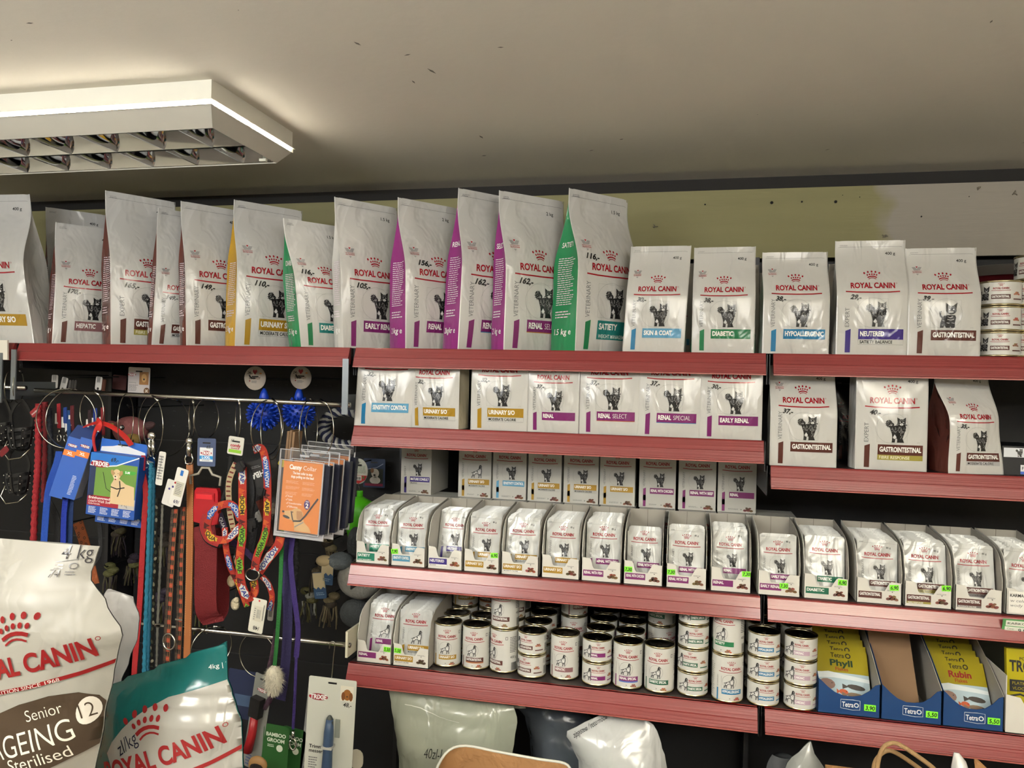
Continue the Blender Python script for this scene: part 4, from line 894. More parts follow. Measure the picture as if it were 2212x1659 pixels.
def ring(cx, yt, wpx, hpx, lab, Y=-.02, i=0):
    c = at(cx, yt+hpx/2, Y); sc_ = (c-CAM).dot(FWD)/FPX; r = hpx/2*sc_; q = min(1, wpx/hpx); yaw = math.atan2(c.x-CAM.x, c.y-CAM.y)*-1+math.acos(q)*(1 if i % 2 else -1)
    b = MB(); pts = [(r*math.sin(a)*math.cos(yaw)+c.x, c.y+r*math.sin(a)*math.sin(yaw), c.z+r*math.cos(a)) for a in [2*math.pi*k/40 for k in range(40)]]
    b.tube(pts, .0014, wire, 6, True); k = MB(); q0, q1 = Vector(pts[1]), Vector(pts[3]); k.tube([q0+(q0-q1)*.3, q1+(q1-q0)*.4], .0028, chrome, 8)
    return world('wire_ring', lab, 'ring', [('wire_loop', b), ('screw_clasp', k)], (c.x, c.y, c.z+r), 'wire rings on the rails')
for i, (cx, yt, wd, h, n) in enumerate([(143, 840, 112, 128, 'large open wire ring beside the red ropes'), (155, 842, 94, 126, 'wire ring inside the first large one, above the blue cartons'), (198, 845, 45, 92, 'small wire ring behind the red leather strap'),
    (272, 851, 30, 117, 'narrow turned ring holding the harness carton'), (325, 855, 48, 131, 'wire ring above the teal cord clasp'), (362, 860, 92, 126, 'ring above the white swing tags'), (414, 864, 11, 80, 'edge-on ring over the brown leather strap'),
    (446, 861, 50, 86, 'small ring over the red buckle card'), (514, 866, 10, 82, 'edge-on ring above the small white hang card'), (578, 864, 66, 120, 'ring from which the red comic leash hangs'), (585, 862, 43, 131, 'slender ring before the blue spiky ball'),
    (667, 863, 38, 134, 'ring threaded through the orange collar packs'), (689, 864, 60, 124, 'empty looking ring near the braided rope toy')]): ring(cx, yt, wd, h, n, i=i)
ring(457, 1354, 82, 90, 'wire ring on the lower rail beside the teal bag', i=1); ring(556, 1368, 74, 94, 'wire ring on the lower rail behind the fluffy ball', i=2)
for cx, lab in ((22, 'thin ring above the muzzles'), (40, 'second thin ring above the muzzles, close to the bracket')): ring(cx, 800, 20, 70, lab, -.0, 1)
def PP(pts): return [at(*q) for q in pts]
def rope(name, label, pts, r, col, loop=True, r2=None):
    P = bez(PP(pts), 26); b = MB(); n = len(P); b.tube(P, [r*(1+.16*math.sin(k*1.9)) for k in range(n)], cloth(col), 9)
    return world(name, label, 'leash', [('braided_cord', b)], P[0])
def strap(name, label, pts, w, col, cat='leash', art=None, extra=(), th=.002, side=None, grp=None, mk=cloth):
    b = MB(); P = PP(pts); b.ribbon(P, w, mk(col) if callable(mk) else mk, th, side, art, cloth); return world(name, label, cat, [('webbing', b)]+list(extra), P[0], grp)
def hook(px, py, Y, s=1.0):                             # small trigger snap
    p = at(px, py, Y); b = MB(); b.tube([p+Vector((0, 0, .022*s)), p+Vector((0, 0, .008*s))], .004*s, chrome, 8)
    b.tube([p+Vector((.008*s*math.sin(a), 0, -.008*s+.013*s*math.cos(a))) for a in [k*.5 for k in range(12)]], .0022*s, chrome, 6); return b
RC = (186, 26, 40)
rope('rope_leash', 'thick bright red braided rope leash at the bay edge', [(84, 872, -.01), (83, 905, -.01), (82, 1000, -.015), (76, 1090, -.02), (71, 1200, -.02)], .0085, RC)
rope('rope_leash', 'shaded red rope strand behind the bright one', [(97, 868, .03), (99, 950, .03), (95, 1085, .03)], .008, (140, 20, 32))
rope('rope_leash', 'black-blue braided rope leash inside the first wire ring', [(106, 880, .02), (109, 960, .02), (107, 1045, .02)], .0075, (22, 26, 40))
strap('flat_leash', 'bright blue nylon strap falling in front of the red ropes', [(128, 975, -.045), (123, 1000, -.05), (108, 1045, -.05), (101, 1090, -.05), (93, 1200, -.05)], .021, (22, 84, 200))
strap('flat_leash', 'blue nylon strap under the extra large cartons', [(142, 1075, -.03), (138, 1120, -.03), (136, 1200, -.03)], .017, (16, 56, 190))
strap('flat_leash', 'darker blue strap behind, beside the leopard band', [(153, 1072, -.02), (151, 1120, -.02), (149, 1200, -.02)], .020, (20, 58, 120))
strap('flat_leash', 'black padded strap with a grey edge between blue straps', [(103, 1080, -.02), (119, 1110, -.02), (125, 1140, -.02), (117, 1200, -.02)], .02, (20, 20, 24))
A = Art(); [A.ring(.004+k*.009, random.uniform(-.012, .012), .0035, .0018, (30, 16, 10), 1, 8) for k in range(14)]
strap('patterned_strap', 'orange leopard print band above the white bag', [(168, 1128, .05), (180, 1165, .05), (192, 1210, .05), (204, 1262, .05)], .034, (168, 84, 34), art=A, extra=[('peg_hook', peg(168, 1125, .06))])
strap('patterned_strap', 'black loop strap curling behind the white bag corner', [(196, 1060, .0), (214, 1130, .0), (216, 1190, .0), (200, 1220, .0)], .014, (22, 22, 25))
for i, (x, y0, y1, c, n) in enumerate([(127, 872, 925, RC, 'short red tab collar with a white tag'), (141, 880, 925, (24, 70, 160), 'short blue tab collar beside the red one'), (149, 886, 970, (24, 80, 150), 'long mid-blue tab behind the tab collars'), (156, 876, 930, (110, 24, 34), 'dark red tab collar with slanting tag'),
        (206, 882, 935, (30, 62, 170), 'blue tab seen through the small ring'), (222, 880, 940, (150, 20, 34), 'red tab behind the red leather strap'), (194, 885, 925, (52, 22, 32), 'maroon tab seen through the ring')]):
    strap('tab_collar', n, [(x, y0, .05), (x, (y0+y1)/2, .045), (x+1, y1, .05)], .012, c, 'collar', extra=[('ring_clip', hook(x+1, y1+16, .05, .8)), ('swing_tag', MB().box(at(x-5, y0+30, .045).x-.006, .046, at(x-5, y0+30, .045).z-.018, at(x-5, y0+30, .045).x+.004, .048, at(x-5, y0+30, .045).z+.012, card((214, 212, 208))))], grp='short tab collars behind the rings')
def hcard(name, label, px, py, Y, w, h, col, art=None, roll=0, yaw=0, th=.0015, cat='card', slot=True, rnd=.004, grp=None, extra=None, mkc=card, lean=0):
    c = at(px, py, Y); t = thing(name, label, cat, c, (lean, R(roll), R(yaw)), grp); b = MB(); pl = []
    for sx, sz, a0 in ((1, 1, 0), (-1, 1, 90), (-1, -1, 180), (1, -1, 270)):
        for k in range(4): a = R(a0+k*30); pl.append((sx*(w/2-rnd)+rnd*math.cos(a), sz*(h/2-rnd)+rnd*math.sin(a)))
    b.prism(pl, th, mkc(col))
    if art: b.art(art, lambda p, q, o: Vector((p, -o, q)), card, 0)
    if slot: b.box(-.011, -.0008, h/2-.014, .011, 0, h/2-.010, blackp)
    b.build('card_body', t)
    for pn, mb in (extra or []): mb.build(pn, t)
    return t
def maker(w=.04):                                       # red oval maker's mark with white capitals
    A = Art(); A.ell(0, 0, .5*w, .17*w, (150, 24, 40), 1, 24); A.text('TRIXIE', 0, -.105*w, .21*w, (238, 238, 238), 2, w=.86*w, bold=.04, cen=True); return A
# two narrow XL cartons and the red leather strap
for i, (px, py, n) in enumerate([(141, 1010, 'first narrow blue XL carton, tilted'), (168, 1012, 'second narrow blue XL carton, tilted beside the first')]):
    c = at(px, py, -.055); t = thing('harness_carton', n, 'carton', c, (0, R(16), R(22)), 'tilted XL cartons'); w, h, d = .034, .168, .055
    b = MB(); b.box(-w/2, 0, -h/2, w/2, d, h/2, card((38, 88, 178))); b.box(w/2, .002, -h/2+.002, w/2+.0004, d-.002, h/2-.04, card((196, 194, 196))); A = Art()
    A.add(maker(.026), 0, h/2-.022); A.rect(-w/2, h/2-.052, w/2, h/2-.036, (232, 122, 40), 1); A.text('XL', 0, h/2-.048, .008, (240, 240, 240), 2, cen=True, bold=.03)
    if i: A.lines(-.006, -h/2+.01, .006, -.02, 14, (210, 220, 240), 1)
    b.art(A, lambda p, q, o: Vector((p, -o, q)), card, 0); b.build('carton_body', t)
    b = MB(); b.add([(-w/2, 0, h/2), (w/2, 0, h/2), (w/2, d, h/2), (-w/2, d, h/2), (-w/2*.7, d*.4, h/2+.032), (w/2*.9, d*.4, h/2+.032), (w/2*.9, d*.6, h/2+.032), (-w/2*.7, d*.6, h/2+.032)], [(0, 1, 5, 4), (1, 2, 6, 5), (2, 3, 7, 6), (3, 0, 4, 7), (4, 5, 6, 7)], card((24, 52, 112))); b.build('gable_top', t)
b = MB(); lr = mat('leather_red', (190, 40, 36), rough=.4, var=.1); b.ribbon(PP([(183, 921, -.05), (200, 915, -.06), (220, 914, -.065), (245, 924, -.065), (268, 942, -.06), (284, 962, -.055)]), .013, lr, .003, Vector((0, -.5, .9)))
b2 = MB(); b2.ribbon(PP([(214, 914, -.068), (206, 930, -.07), (202, 950, -.07), (206, 975, -.06)]), .012, lr, .003, Vector((-.5, -1, 0))); b3 = MB(); b3.ribbon(PP([(210, 908, -.055), (216, 916, -.075), (211, 930, -.072)]), .016, lr, .003)
b4 = MB(); p = at(212, 932, -.076); b4.ball(p, .003, .002, .003, chrome, 8, 6)
world('leather_muzzle', 'red leather head strap draped over the blue cartons', 'muzzle', [('long_strap', b), ('cross_strap', b2), ('keeper_loop', b3), ('rivet', b4)], at(212, 915, -.06))
# lead'n'walk cartons
def labrador():
    A = Art(); C = (206, 180, 142); Dk = (96, 74, 56)
    A.poly([(-.01, -.05), (-.012, .0), (-.002, .02), (.01, .018), (.03, .005), (.055, .0), (.06, -.05)], C, 3); A.ell(.002, .028, .012, .014, C, 4, 14); A.ell(-.010, .032, .005, .008, (170, 136, 92), 5, 8, .4); A.ell(.014, .032, .005, .008, (170, 136, 92), 5, 8, -.4)
    A.ell(.0, .020, .006, .006, (224, 206, 178), 6, 10); A.ell(-.001, .0225, .0025, .002, DARK, 7, 8); A.ell(-.004, .031, .0012, .0012, DARK, 7, 6); A.ell(.006, .031, .0012, .0012, DARK, 7, 6); A.ell(0, .015, .003, .002, (150, 70, 70), 7, 8)
    A.line([(-.012, -.006), (.006, -.010), (.028, -.004)], .003, DARK, 5); A.line([(.012, .012), (.016, -.008), (.01, -.03)], .003, DARK, 5); A.line([(-.01, -.02), (-.025, -.012), (-.038, .03)], .0016, DARK, 3); return A
def lead_art(w, h):
    A = Art(); g = lambda x, y: (x*w-w/2, y*h-h/2)
    A.rect(*g(.13, .32), *g(.98, .86), (104, 142, 62), 1); A.poly([g(0, .80), g(.2, .79), g(.5, .82), g(.8, .92), g(.98, 1.0), g(0, 1.0)], (30, 110, 196), 2); A.line([g(0, .80), g(.25, .79), g(.55, .83), g(.85, .94), g(1, .995)], .003, (232, 236, 240), 3)
    A.add(labrador(), .008, .004, 1.0, 1); A.rect(*g(.01, .30), *g(.13, .82), (30, 46, 84), 2)
    A.rect(*g(.01, .155), *g(.66, .32), (150, 24, 44), 2); A.rect(*g(.66, .155), *g(.99, .32), (176, 172, 170), 2); A.text('Erziehungsgeschirr', *g(.04, .265), .006, (240, 240, 240), 3, w=.53*w, bold=.02); A.text("Lead'n'Walk Soft", *g(.04, .21), .0065, (240, 240, 240), 3, w=.45*w, shear=.25, bold=0); A.text('Sanfte Fuhrhilfe', *g(.04, .175), .0035, (240, 230, 230), 3, w=.24*w)
    A.line([g(.72, .2), g(.8, .28), g(.84, .18), g(.78, .22)], .001, DARK, 3)
    for k in range(4): A.lines(*g(.05+k*.24, .03), *g(.22+k*.24, .14), 6, (226, 232, 240), 2)
    A.add(maker(.055), *g(.21, .83), 1, 4); A.text('69,-', *g(.42, .89), .010, DARK, 4, bold=.02, shear=.2); A.poly([g(.70, .745), g(.72, .705), g(.92, .715), g(.97, .75), g(.94, .77), g(.74, .775)], (70, 160, 60), 3); A.text('S-M', *g(.74, .725), .006, (240, 240, 240), 4, bold=.03)
    return A
for i, (px, py, Y, n) in enumerate([(243, 1050, -.075, 'harness carton with a labrador photo and price 69'), (262, 1068, -.035, 'second harness carton mostly hidden, its foot showing below')]):
    c = at(px, py, Y); w, h = .140, .165; t = thing('harness_carton', n, 'carton', c, (0, R(4.5), R(4)), 'blue harness cartons')
    b = MB(); b.box(-w/2, 0, -h/2, w/2, .03, h/2, card((26, 76, 160))); b.art(lead_art(w, h), lambda p, q, o: Vector((p, -o, q)), card, 0); b.build('carton_body', t)
    b = MB(); b.prism([(-w/2+.004, h/2), (w/2, h/2), (w/2, h/2+.032), (.02, h/2+.034), (-w/2+.006, h/2+.036)], .0015, card((30, 96, 190)), None, .028)
    A = Art(); A.poly([(-w/2+.006, h/2+.002), (w/2-.002, h/2+.002), (w/2-.004, h/2+.010), (.03, h/2+.018), (0, h/2+.026), (-.03, h/2+.018), (-w/2+.008, h/2+.014)], (222, 226, 232), 1); b.art(A, lambda p, q, o: Vector((p, .028-o, q)), card, 0)
    b.box(-.014, .026, h/2+.022, .014, .0275, h/2+.0255, blackp); b.build('hang_flap', t)
# long straps
strap('flat_leash', 'long bright red nylon strap beside the teal cord', [(306, 1010, -.03), (315, 1065, -.05), (310, 1150, -.055), (302, 1300, -.055), (291, 1440, -.055), (284, 1560, -.055)], .016, (190, 24, 30), extra=[('swing_tag', MB().box(at(309, 1000, -.05).x-.006, -.05, at(309, 1000, -.05).z-.02, at(309, 1000, -.05).x+.006, -.048, at(309, 1000, -.05).z+.02, card((150, 24, 40))))])
rope('cord_leash', 'teal corded leash hanging from the chrome clasp', [(327, 1000, -.05), (325, 1070, -.06), (321, 1200, -.06), (316, 1330, -.06), (312, 1450, -.06), (306, 1540, -.06)], .0062, (22, 128, 160))
rope('cord_leash', 'second strand of teal cord tight beside the first', [(332, 1010, -.05), (331, 1080, -.055), (327, 1200, -.055), (321, 1380, -.055), (318, 1460, -.055)], .0055, (16, 104, 138))
A = Art(); [A.ell(.008+k*.017, random.uniform(-.005, .005), .006, .004, (206, 200, 176) if k % 2 else (96, 100, 80), 1, 7, random.uniform(-1, 1)) for k in range(30)]
strap('patterned_strap', 'camouflage patterned strap behind the teal cord', [(338, 1075, -.03), (334, 1200, -.035), (329, 1330, -.035), (326, 1440, -.035)], .013, (30, 32, 28), art=A)
rope('cord_leash', 'white round cord hanging behind the camouflage strap', [(351, 1090, -.02), (347, 1200, -.02), (341, 1330, -.02), (338, 1440, -.02)], .0035, (176, 174, 166))
def plaid(L, w):
    A = Art()
    for k in range(int(L/.024)):
        x = k*.024; A.rect(x, -w*.05, x+.011, w*.38, (196, 66, 44), 1, .05); A.line([(x+.0055, -w*.05), (x+.0055, w*.38)], .0006, (226, 150, 60), 2); A.rect(x+.012, -w*.42, x+.02, w*.42, (34, 26, 22), 1, .05)
    for v in (.16, -.22, .42): A.line([(0, v*w), (L, v*w)], .0007, (206, 140, 70) if v > 0 else (120, 110, 80), 3)
    return A
pr = []; b = MB(); b.ribbon(PP([(378, 1100, -.04), (372, 1180, -.055), (366, 1290, -.055), (362, 1365, -.055), (358, 1480, -.055)]), .021, cloth((74, 52, 36)), .002, None, plaid(.5, .021), cloth); pr.append(('webbing', b))
b = MB(); c = at(365, 1386, -.06); b.tube([c+Vector((.0205*math.cos(a), -.004*math.cos(a), .0205*math.sin(a))) for a in [k*math.pi/14 for k in range(28)]], .0024, chrome, 8, True); pr.append(('steel_ring', b))
world('plaid_leash', 'red and brown plaid leash with a steel ring', 'leash', pr, at(378, 1100, -.04))
b = MB(); b.ribbon(PP([(396, 1095, -.03), (390, 1200, -.045), (388, 1330, -.045), (382, 1480, -.045)]), .019, cloth((74, 52, 36)), .002, None, plaid(.5, .019), cloth)
k = MB(); c = at(387, 1338, -.05); k.box(c.x-.011, -.052, c.z-.002, c.x+.011, -.048, c.z+.002, chrome)
world('plaid_leash', 'second plaid strap with a square keeper, next to the brown leather', 'leash', [('webbing', b), ('keeper', k)], at(396, 1095, -.03))
tan = mat('leather_tan', (150, 92, 52), rough=.42, var=.1)
b = MB(); L = b.ribbon(PP([(410, 1000, -.04), (411, 1080, -.055), (409, 1250, -.055), (403, 1460, -.055)]), .019, tan, .004)
A = Art(); [A.rect(k*.006, s*.0078, k*.006+.0035, s*.0078+.0006, (206, 170, 120), 1, .05) for k in range(75) for s in (-1, 1)]; b = MB(); b.ribbon(PP([(410, 1000, -.04), (411, 1080, -.055), (409, 1250, -.055), (403, 1460, -.055)]), .019, tan, .004, None, A, card)
k = MB(); c = at(409, 965, -.045); k.ball(c+Vector((0, 0, .014)), .011, .008, .011, chrome, 12, 8); k.tube([c+Vector((0, 0, .01)), c+Vector((0, 0, -.025))], .008, chrome, 10)
for s in (-1, 1): k.tube([c+Vector((s*.004, 0, -.012)), c+Vector((s*.012, 0, -.032)), c+Vector((s*.009, 0, -.044)), c+Vector((0, 0, -.046))], .0022, chrome, 6)
world('leather_leash', 'long tan leather leash with stitched edges and chrome clasp', 'leash', [('leather_strap', b), ('clasp', k), ('rivet', MB().ball(at(405, 1016, -.06), .0028, .002, .0028, chrome, 8, 6))], c)
k = MB(); c = at(327, 958, -.045); k.ball(c+Vector((0, 0, .02)), .013, .009, .012, chrome, 12, 8); k.tube([c+Vector((-.005, 0, .01)), c+Vector((-.006, 0, -.035))], .005, chrome, 8); k.tube([c+Vector((.006, 0, .01)), c+Vector((.007, 0, -.035))], .005, chrome, 8)
k.tube([c+Vector((.012*math.cos(a), 0, -.045+.012*math.sin(a))) for a in [q*.5 for q in range(11)]], .002, chrome, 6)
world('chrome_clasp', 'double chrome clasp at the top of the teal cord', 'clasp', [('clasp_body', k)], c)
A = Art(); A.lines(-.008, -.03, .008, .035, 9, GREY, 1); A.line([(-.003, -.03), (.0, .03)], .001, DARK, 2)
hcard('swing_tag', 'slim white swing tag with handwriting beside the clasp', 347, 1012, -.07, .02, .088, (214, 212, 206), A, 7, slot=False)
A = Art(); A.rect(-.010, -.024, .014, .014, (188, 184, 168), 1); A.lines(-.007, -.02, .011, .01, 7, GREY, 2); A.text('69,-', -.010, -.040, .009, (40, 40, 90), 1, a=math.pi, w=-.0) if False else A.text('/69', .012, -.034, .009, (40, 40, 80), 1, a=math.pi)
A.ell(-.012, .008, .003, .003, (170, 30, 40), 1); A.ell(-.016, -.004, .003, .003, (60, 50, 120), 1); A.rect(-.004, .03, .004, .044, (40, 110, 190), 1)
hcard('swing_tag', 'large white price tag reading 69 over the plaid leash', 386, 1052, -.085, .034, .098, (218, 216, 210), A, 14, slot=False)
hcard('swing_tag', 'white tag half hidden behind the large price tag', 368, 1065, -.075, .036, .068, (208, 206, 202), Art().ell(-.006, .01, .003, .003, (60, 50, 120), 1), 16, slot=False)
# red harness webbing on a blue hang card
A = Art(); A.rect(-.019, -.024, .019, .012, (216, 218, 222), 1); A.add(maker(.033), 0, -.002, 1, 1); A.rect(-.019, -.018, .019, -.009, (40, 140, 206), 2); A.text('L-XXL', 0, -.0165, .0062, (240, 240, 240), 3, cen=True, bold=.03); A.text('65,-', .0, .010, .008, DARK, 3, shear=.2); A.lines(-.012, -.022, .012, -.019, 1, GREY, 2)
b = MB(); hg = plastic((150, 144, 132), .4); b.tube([(-.042, -.002, -.084), (-.044, -.002, -.062), (-.020, -.002, -.056), (-.010, -.002, -.040), (.010, -.002, -.040), (.020, -.002, -.056), (.044, -.002, -.062), (.042, -.002, -.084)], .0035, hg, 6)
hcard('hang_card', 'grey-blue hang card with a red oval mark, size L-XXL', 446, 977, -.06, .053, .072, (64, 78, 112), A, 0, extra=[('plastic_hanger', b)])
rb = mat('buckle_red', (166, 18, 32), rough=.35); b = MB(); c = at(448, 1082, -.05); M = Matrix.Translation(c)
b.prism([(-.036, -.03), (-.033, .026), (-.028, .034), (.03, .034), (.034, .026), (.036, -.03)], .014, rb, M, -.007); b.prism([(-.030, .0), (-.030, .022), (.026, .022), (.026, .0)], .004, rb, M, -.010); b.prism([(-.036, -.055), (-.040, -.03), (.038, -.03), (.034, -.058), (.01, -.062)], .012, rb, M, -.006); b.prism([(-.026, .006), (-.026, .018), (.022, .018), (.022, .006)], .002, mat('buckle_red_light', (206, 40, 50), rough=.3), M, -.0115)
s1 = MB(); s1.ribbon(PP([(440, 1135, -.05), (445, 1180, -.055), (444, 1260, -.058), (446, 1318, -.05), (458, 1334, -.03), (470, 1315, -.005), (472, 1240, .0), (470, 1140, .0)]), .064, cloth((128, 12, 22)), .003, lambda t: Vector((.0, -1, .15)))
world('harness', 'wide red webbing harness with a chunky red buckle', 'harness', [('buckle', b), ('webbing', s1)], c)
A = Art(); A.text('comfy', 0, -.003, .008, (170, 30, 50), 1, bold=.03, cen=True); A.rect(-.018, -.018, .018, -.010, (130, 180, 40), 1); A.text('15', -.014, .009, .007, DARK, 1, shear=.2); A.lines(-.012, -.009, .014, -.005, 1, RED, 1)
hcard('hang_card', 'small white card with a lime strip above the comic leashes', 509, 963, -.06, .044, .046, (196, 194, 186), A, 6)
b = MB(); P = bez(PP([(500, 985, -.04), (495, 1030, -.04), (482, 1080, -.04), (455, 1105, -.04), (436, 1130, -.05), (446, 1165, -.055), (475, 1178, -.055), (495, 1160, -.05)]), 10); b.tube(P, [.007]*len(P), cloth((18, 18, 20)), 8)
k = MB(); k.ribbon(PP([(446, 1112, -.058), (440, 1135, -.06), (450, 1162, -.062), (474, 1174, -.06)]), .020, cloth((190, 40, 44)), .002, Vector((.5, -1, .5)))
world('rope_leash', 'black rope leash with a red-lined padded handle', 'leash', [('braided_cord', b), ('handle_lining', k)], P[0])
# comic-print leashes
def comic(L, w, words_):
    A = Art(); cols = [((40, 104, 200), (240, 240, 240)), ((234, 190, 40), (30, 24, 20)), ((130, 196, 40), (30, 40, 20)), ((240, 240, 236), (40, 60, 160))]; x = .006; i = 0
    while x < L-.03:
        t = words_[i % len(words_)]; bg, fg = cols[(i+len(t)) % 4]; ln = .011*len(t)
        A.poly([(x+ln+.012, -w*.4), (x+ln+.020, w*.4), (x+ln+.024, -w*.1), (x+ln+.030, w*.42), (x+ln+.026, -w*.42)], (90, 16, 14) if i % 2 else (226, 96, 30), 1); n = 14; A.raw([(x+ln/2+(ln/2+.006)*(1 if k % 2 else .84)*math.cos(2*math.pi*k/n), w*.48*(1 if k % 2 else .75)*math.sin(2*math.pi*k/n)) for k in range(n)], [tuple(range(n))], bg, 1)
        A.text(t, x, -w*.24, w*.48, fg, 2, w=ln, bold=.03); x += ln+.034; i += 1
        for k in range(4): A.ell(x-.012+.004*k, random.uniform(-.3, .3)*w, .001, .001, (236, 120, 100), 1, 6)
    return A
CR = (196, 44, 26)
def cl(label, pts, w, words_, side=None):
    b = MB(); b.ribbon(PP(pts), w, cloth(CR), .0022, side, comic(.55, w, words_), cloth); k = MB(); P = PP(pts)
    return world('comic_leash', label, 'leash', [('webbing', b)], P[0], 'red comic-print leashes')
cl('red comic strap arching down from the ring to the lower left tangle'.replace('lower left ', ''), [(548, 972, -.03), (566, 970, -.055), (576, 1010, -.07), (578, 1080, -.075), (574, 1150, -.08), (556, 1200, -.08), (550, 1232, -.08)], .021, ['ARF', 'BOW WOW'])
cl('long red comic strap with the black word boom and blue woof burst', [(524, 1010, -.06), (524, 1080, -.075), (524, 1150, -.085), (518, 1210, -.09), (522, 1262, -.09), (536, 1290, -.085), (550, 1278, -.07), (548, 1255, -.06)], .023, ['YAP', 'BOOM', 'WOOF', 'WAF'])
cl('red comic handle loop curling over the red harness', [(520, 1122, -.075), (500, 1090, -.08), (465, 1098, -.09), (448, 1130, -.095), (455, 1160, -.095), (490, 1165, -.09), (520, 1135, -.08)], .019, ['WOOF', 'BOW', 'QUA'], Vector((.3, -1, .2)))
cl('narrow red comic strap from the handle loop down to the paper tag', [(486, 1140, -.06), (488, 1180, -.07), (498, 1225, -.07), (515, 1260, -.06), (534, 1310, -.05)], .017, ['WOW', 'BOW', 'ARF'])
cl('orange-red comic strap slanting to the green strap', [(560, 1235, -.06), (580, 1205, -.065), (600, 1180, -.065), (606, 1160, -.06)], .024, ['VOV-VOV'])
cl('thin comic strap dropping behind the steel ring', [(566, 1245, -.045), (580, 1262, -.04), (588, 1290, -.04), (582, 1318, -.04)], .015, ['YOV', 'POW'])
strap('patterned_strap', 'cream strap with brown paw pattern among the comic leashes', [(510, 1000, -.06), (495, 1040, -.07), (496, 1100, -.07), (506, 1150, -.065)], .016, (206, 186, 146), art=(lambda A: [A.rect(k*.012, -.006, k*.012+.004, .006, (130, 40, 30), 1, .05) for k in range(16)] and A)(Art()))
strap('flat_leash', 'black nylon strap sweeping between the comic leashes', [(536, 1010, -.05), (545, 1060, -.055), (540, 1120, -.055), (556, 1140, -.05)], .014, (30, 31, 34))
strap('flat_leash', 'dark purple printed strap inside the handle loop', [(474, 1110, -.05), (484, 1140, -.055), (494, 1180, -.05)], .018, (50, 30, 70), art=Art().text('QUA', .01, -.004, .009, (220, 220, 220), 2))
A = Art(); A.text('HBA', .0, .012, .014, (214, 214, 210), 1, a=math.pi+.1, cen=True, bold=.03); A.lines(-.02, .022, .02, .03, 2, GREY, 1)
hcard('hang_card', 'tilted black card with upside-down white letters', 557, 1030, -.05, .048, .085, (24, 22, 22), A, -17)
b = MB(); bk = plastic((24, 24, 27), .3); c = at(518, 1008, -.075)
for (px, py, s) in ((520, 1008, .013), (538, 1136, .015), (547, 1130, .012), (566, 1062, .011)):
    c = at(px, py, -.075); M = Matrix.Translation(c) @ Matrix.Rotation(R(30+py), 4, 'Y'); w_ = MB(); w_.box(-s, -.005, -s*.7, s, .003, s*.7, bk, M); w_.box(-s*.5, -.007, -s*.9, s*.5, .004, s*.9, bk, M)
    world('plastic_buckle', {1008: 'black side-release buckle high among the comic leashes', 1136: 'big black buckle half way down the comic leashes', 1130: 'small black buckle close to the big one', 1062: 'black slider on the arching comic strap'}[py], 'buckle', [('buckle_body', w_)], c)
c = at(547, 1240, -.075); b = MB(); b.tube([c+Vector((.019*math.cos(a), -.004, .015*math.sin(a))) for a in [k*math.pi/12 for k in range(24)]], .0022, chrome, 7, True); world('steel_ring', 'oval steel ring at the end of the comic leash', 'ring', [('ring_body', b)], c)
A = Art(); A.rect(-.012, -.014, .012, .024, (196, 192, 176), 1); A.bars(-.003, -.006, .008, .016, GREY, 2, 8); A.lines(-.010, -.012, -.005, .02, 6, GREY, 2); A.text('/48', .01, -.027, .009, DARK, 1, a=math.pi); A.ell(0, .038, .0025, .0025, (180, 30, 40), 1); A.bars(.014, -.01, .017, .03, DARK, 1, 3)
hcard('swing_tag', 'white price tag reading 48 hanging below the comic leashes', 556, 1330, -.08, .040, .086, (206, 204, 192), A, 8, slot=False)
hcard('swing_tag', 'small grey tag behind the 48 price tag', 585, 1320, -.03, .016, .05, (150, 148, 142), Art().bars(-.005, -.015, .005, .0), 4, slot=False)
# tangle of further charms and leashes behind the comic ones
for i, (px, py, c, n) in enumerate([(500, 1255, (206, 190, 150), 'cream'), (508, 1305, (214, 200, 170), 'beige'), (516, 1212, (200, 170, 120), 'tan'), (560, 1115, (190, 190, 190), 'pale grey'), (572, 1160, (60, 30, 24), 'brown'), (562, 1190, (44, 28, 22), 'dark'), (590, 1100, (90, 80, 70), 'olive')]):
    b = MB(); c0 = at(px, py, .0); b.ball(c0, .013, .008, .016, fur(c), 10, 7); b.ball(c0+Vector((.006, -.004, .012)), .008, .007, .008, fur(c), 8, 6); k = MB(); k.tube([c0+Vector((0, 0, .02)), c0+Vector((.004, .01, .09))], .0012, wire, 5)
    world('charm', n+' plush charm tangled behind the comic leashes', 'charm', [('plush', b), ('>cord', k)], c0, 'charms behind the comic leashes')
for i, (pts, w, c, n) in enumerate([([(545, 1000, -.02), (560, 1060, -.01), (552, 1130, -.0), (540, 1200, 0)], .018, (40, 40, 46), 'charcoal strap hanging behind the black card'), ([(590, 985, -.0), (596, 1040, 0), (588, 1090, 0), (575, 1180, 0)], .016, (70, 66, 60), 'grey strap seen beside the orange collar pack'),
        ([(560, 1080, -.01), (575, 1120, -.01), (584, 1180, 0)], .022, (120, 40, 20), 'rust strap in the tangle above the green strap'), ([(500, 1170, -.01), (530, 1190, -.01), (560, 1220, 0)], .016, (60, 36, 90), 'violet strap crossing behind the woof strap')]):
    strap('flat_leash', n, pts, w, c)
hcard('hang_card', 'crumpled yellow tag behind the orange collar pack', 609, 1000, .0, .02, .018, (206, 190, 30), None, 30, slot=False)
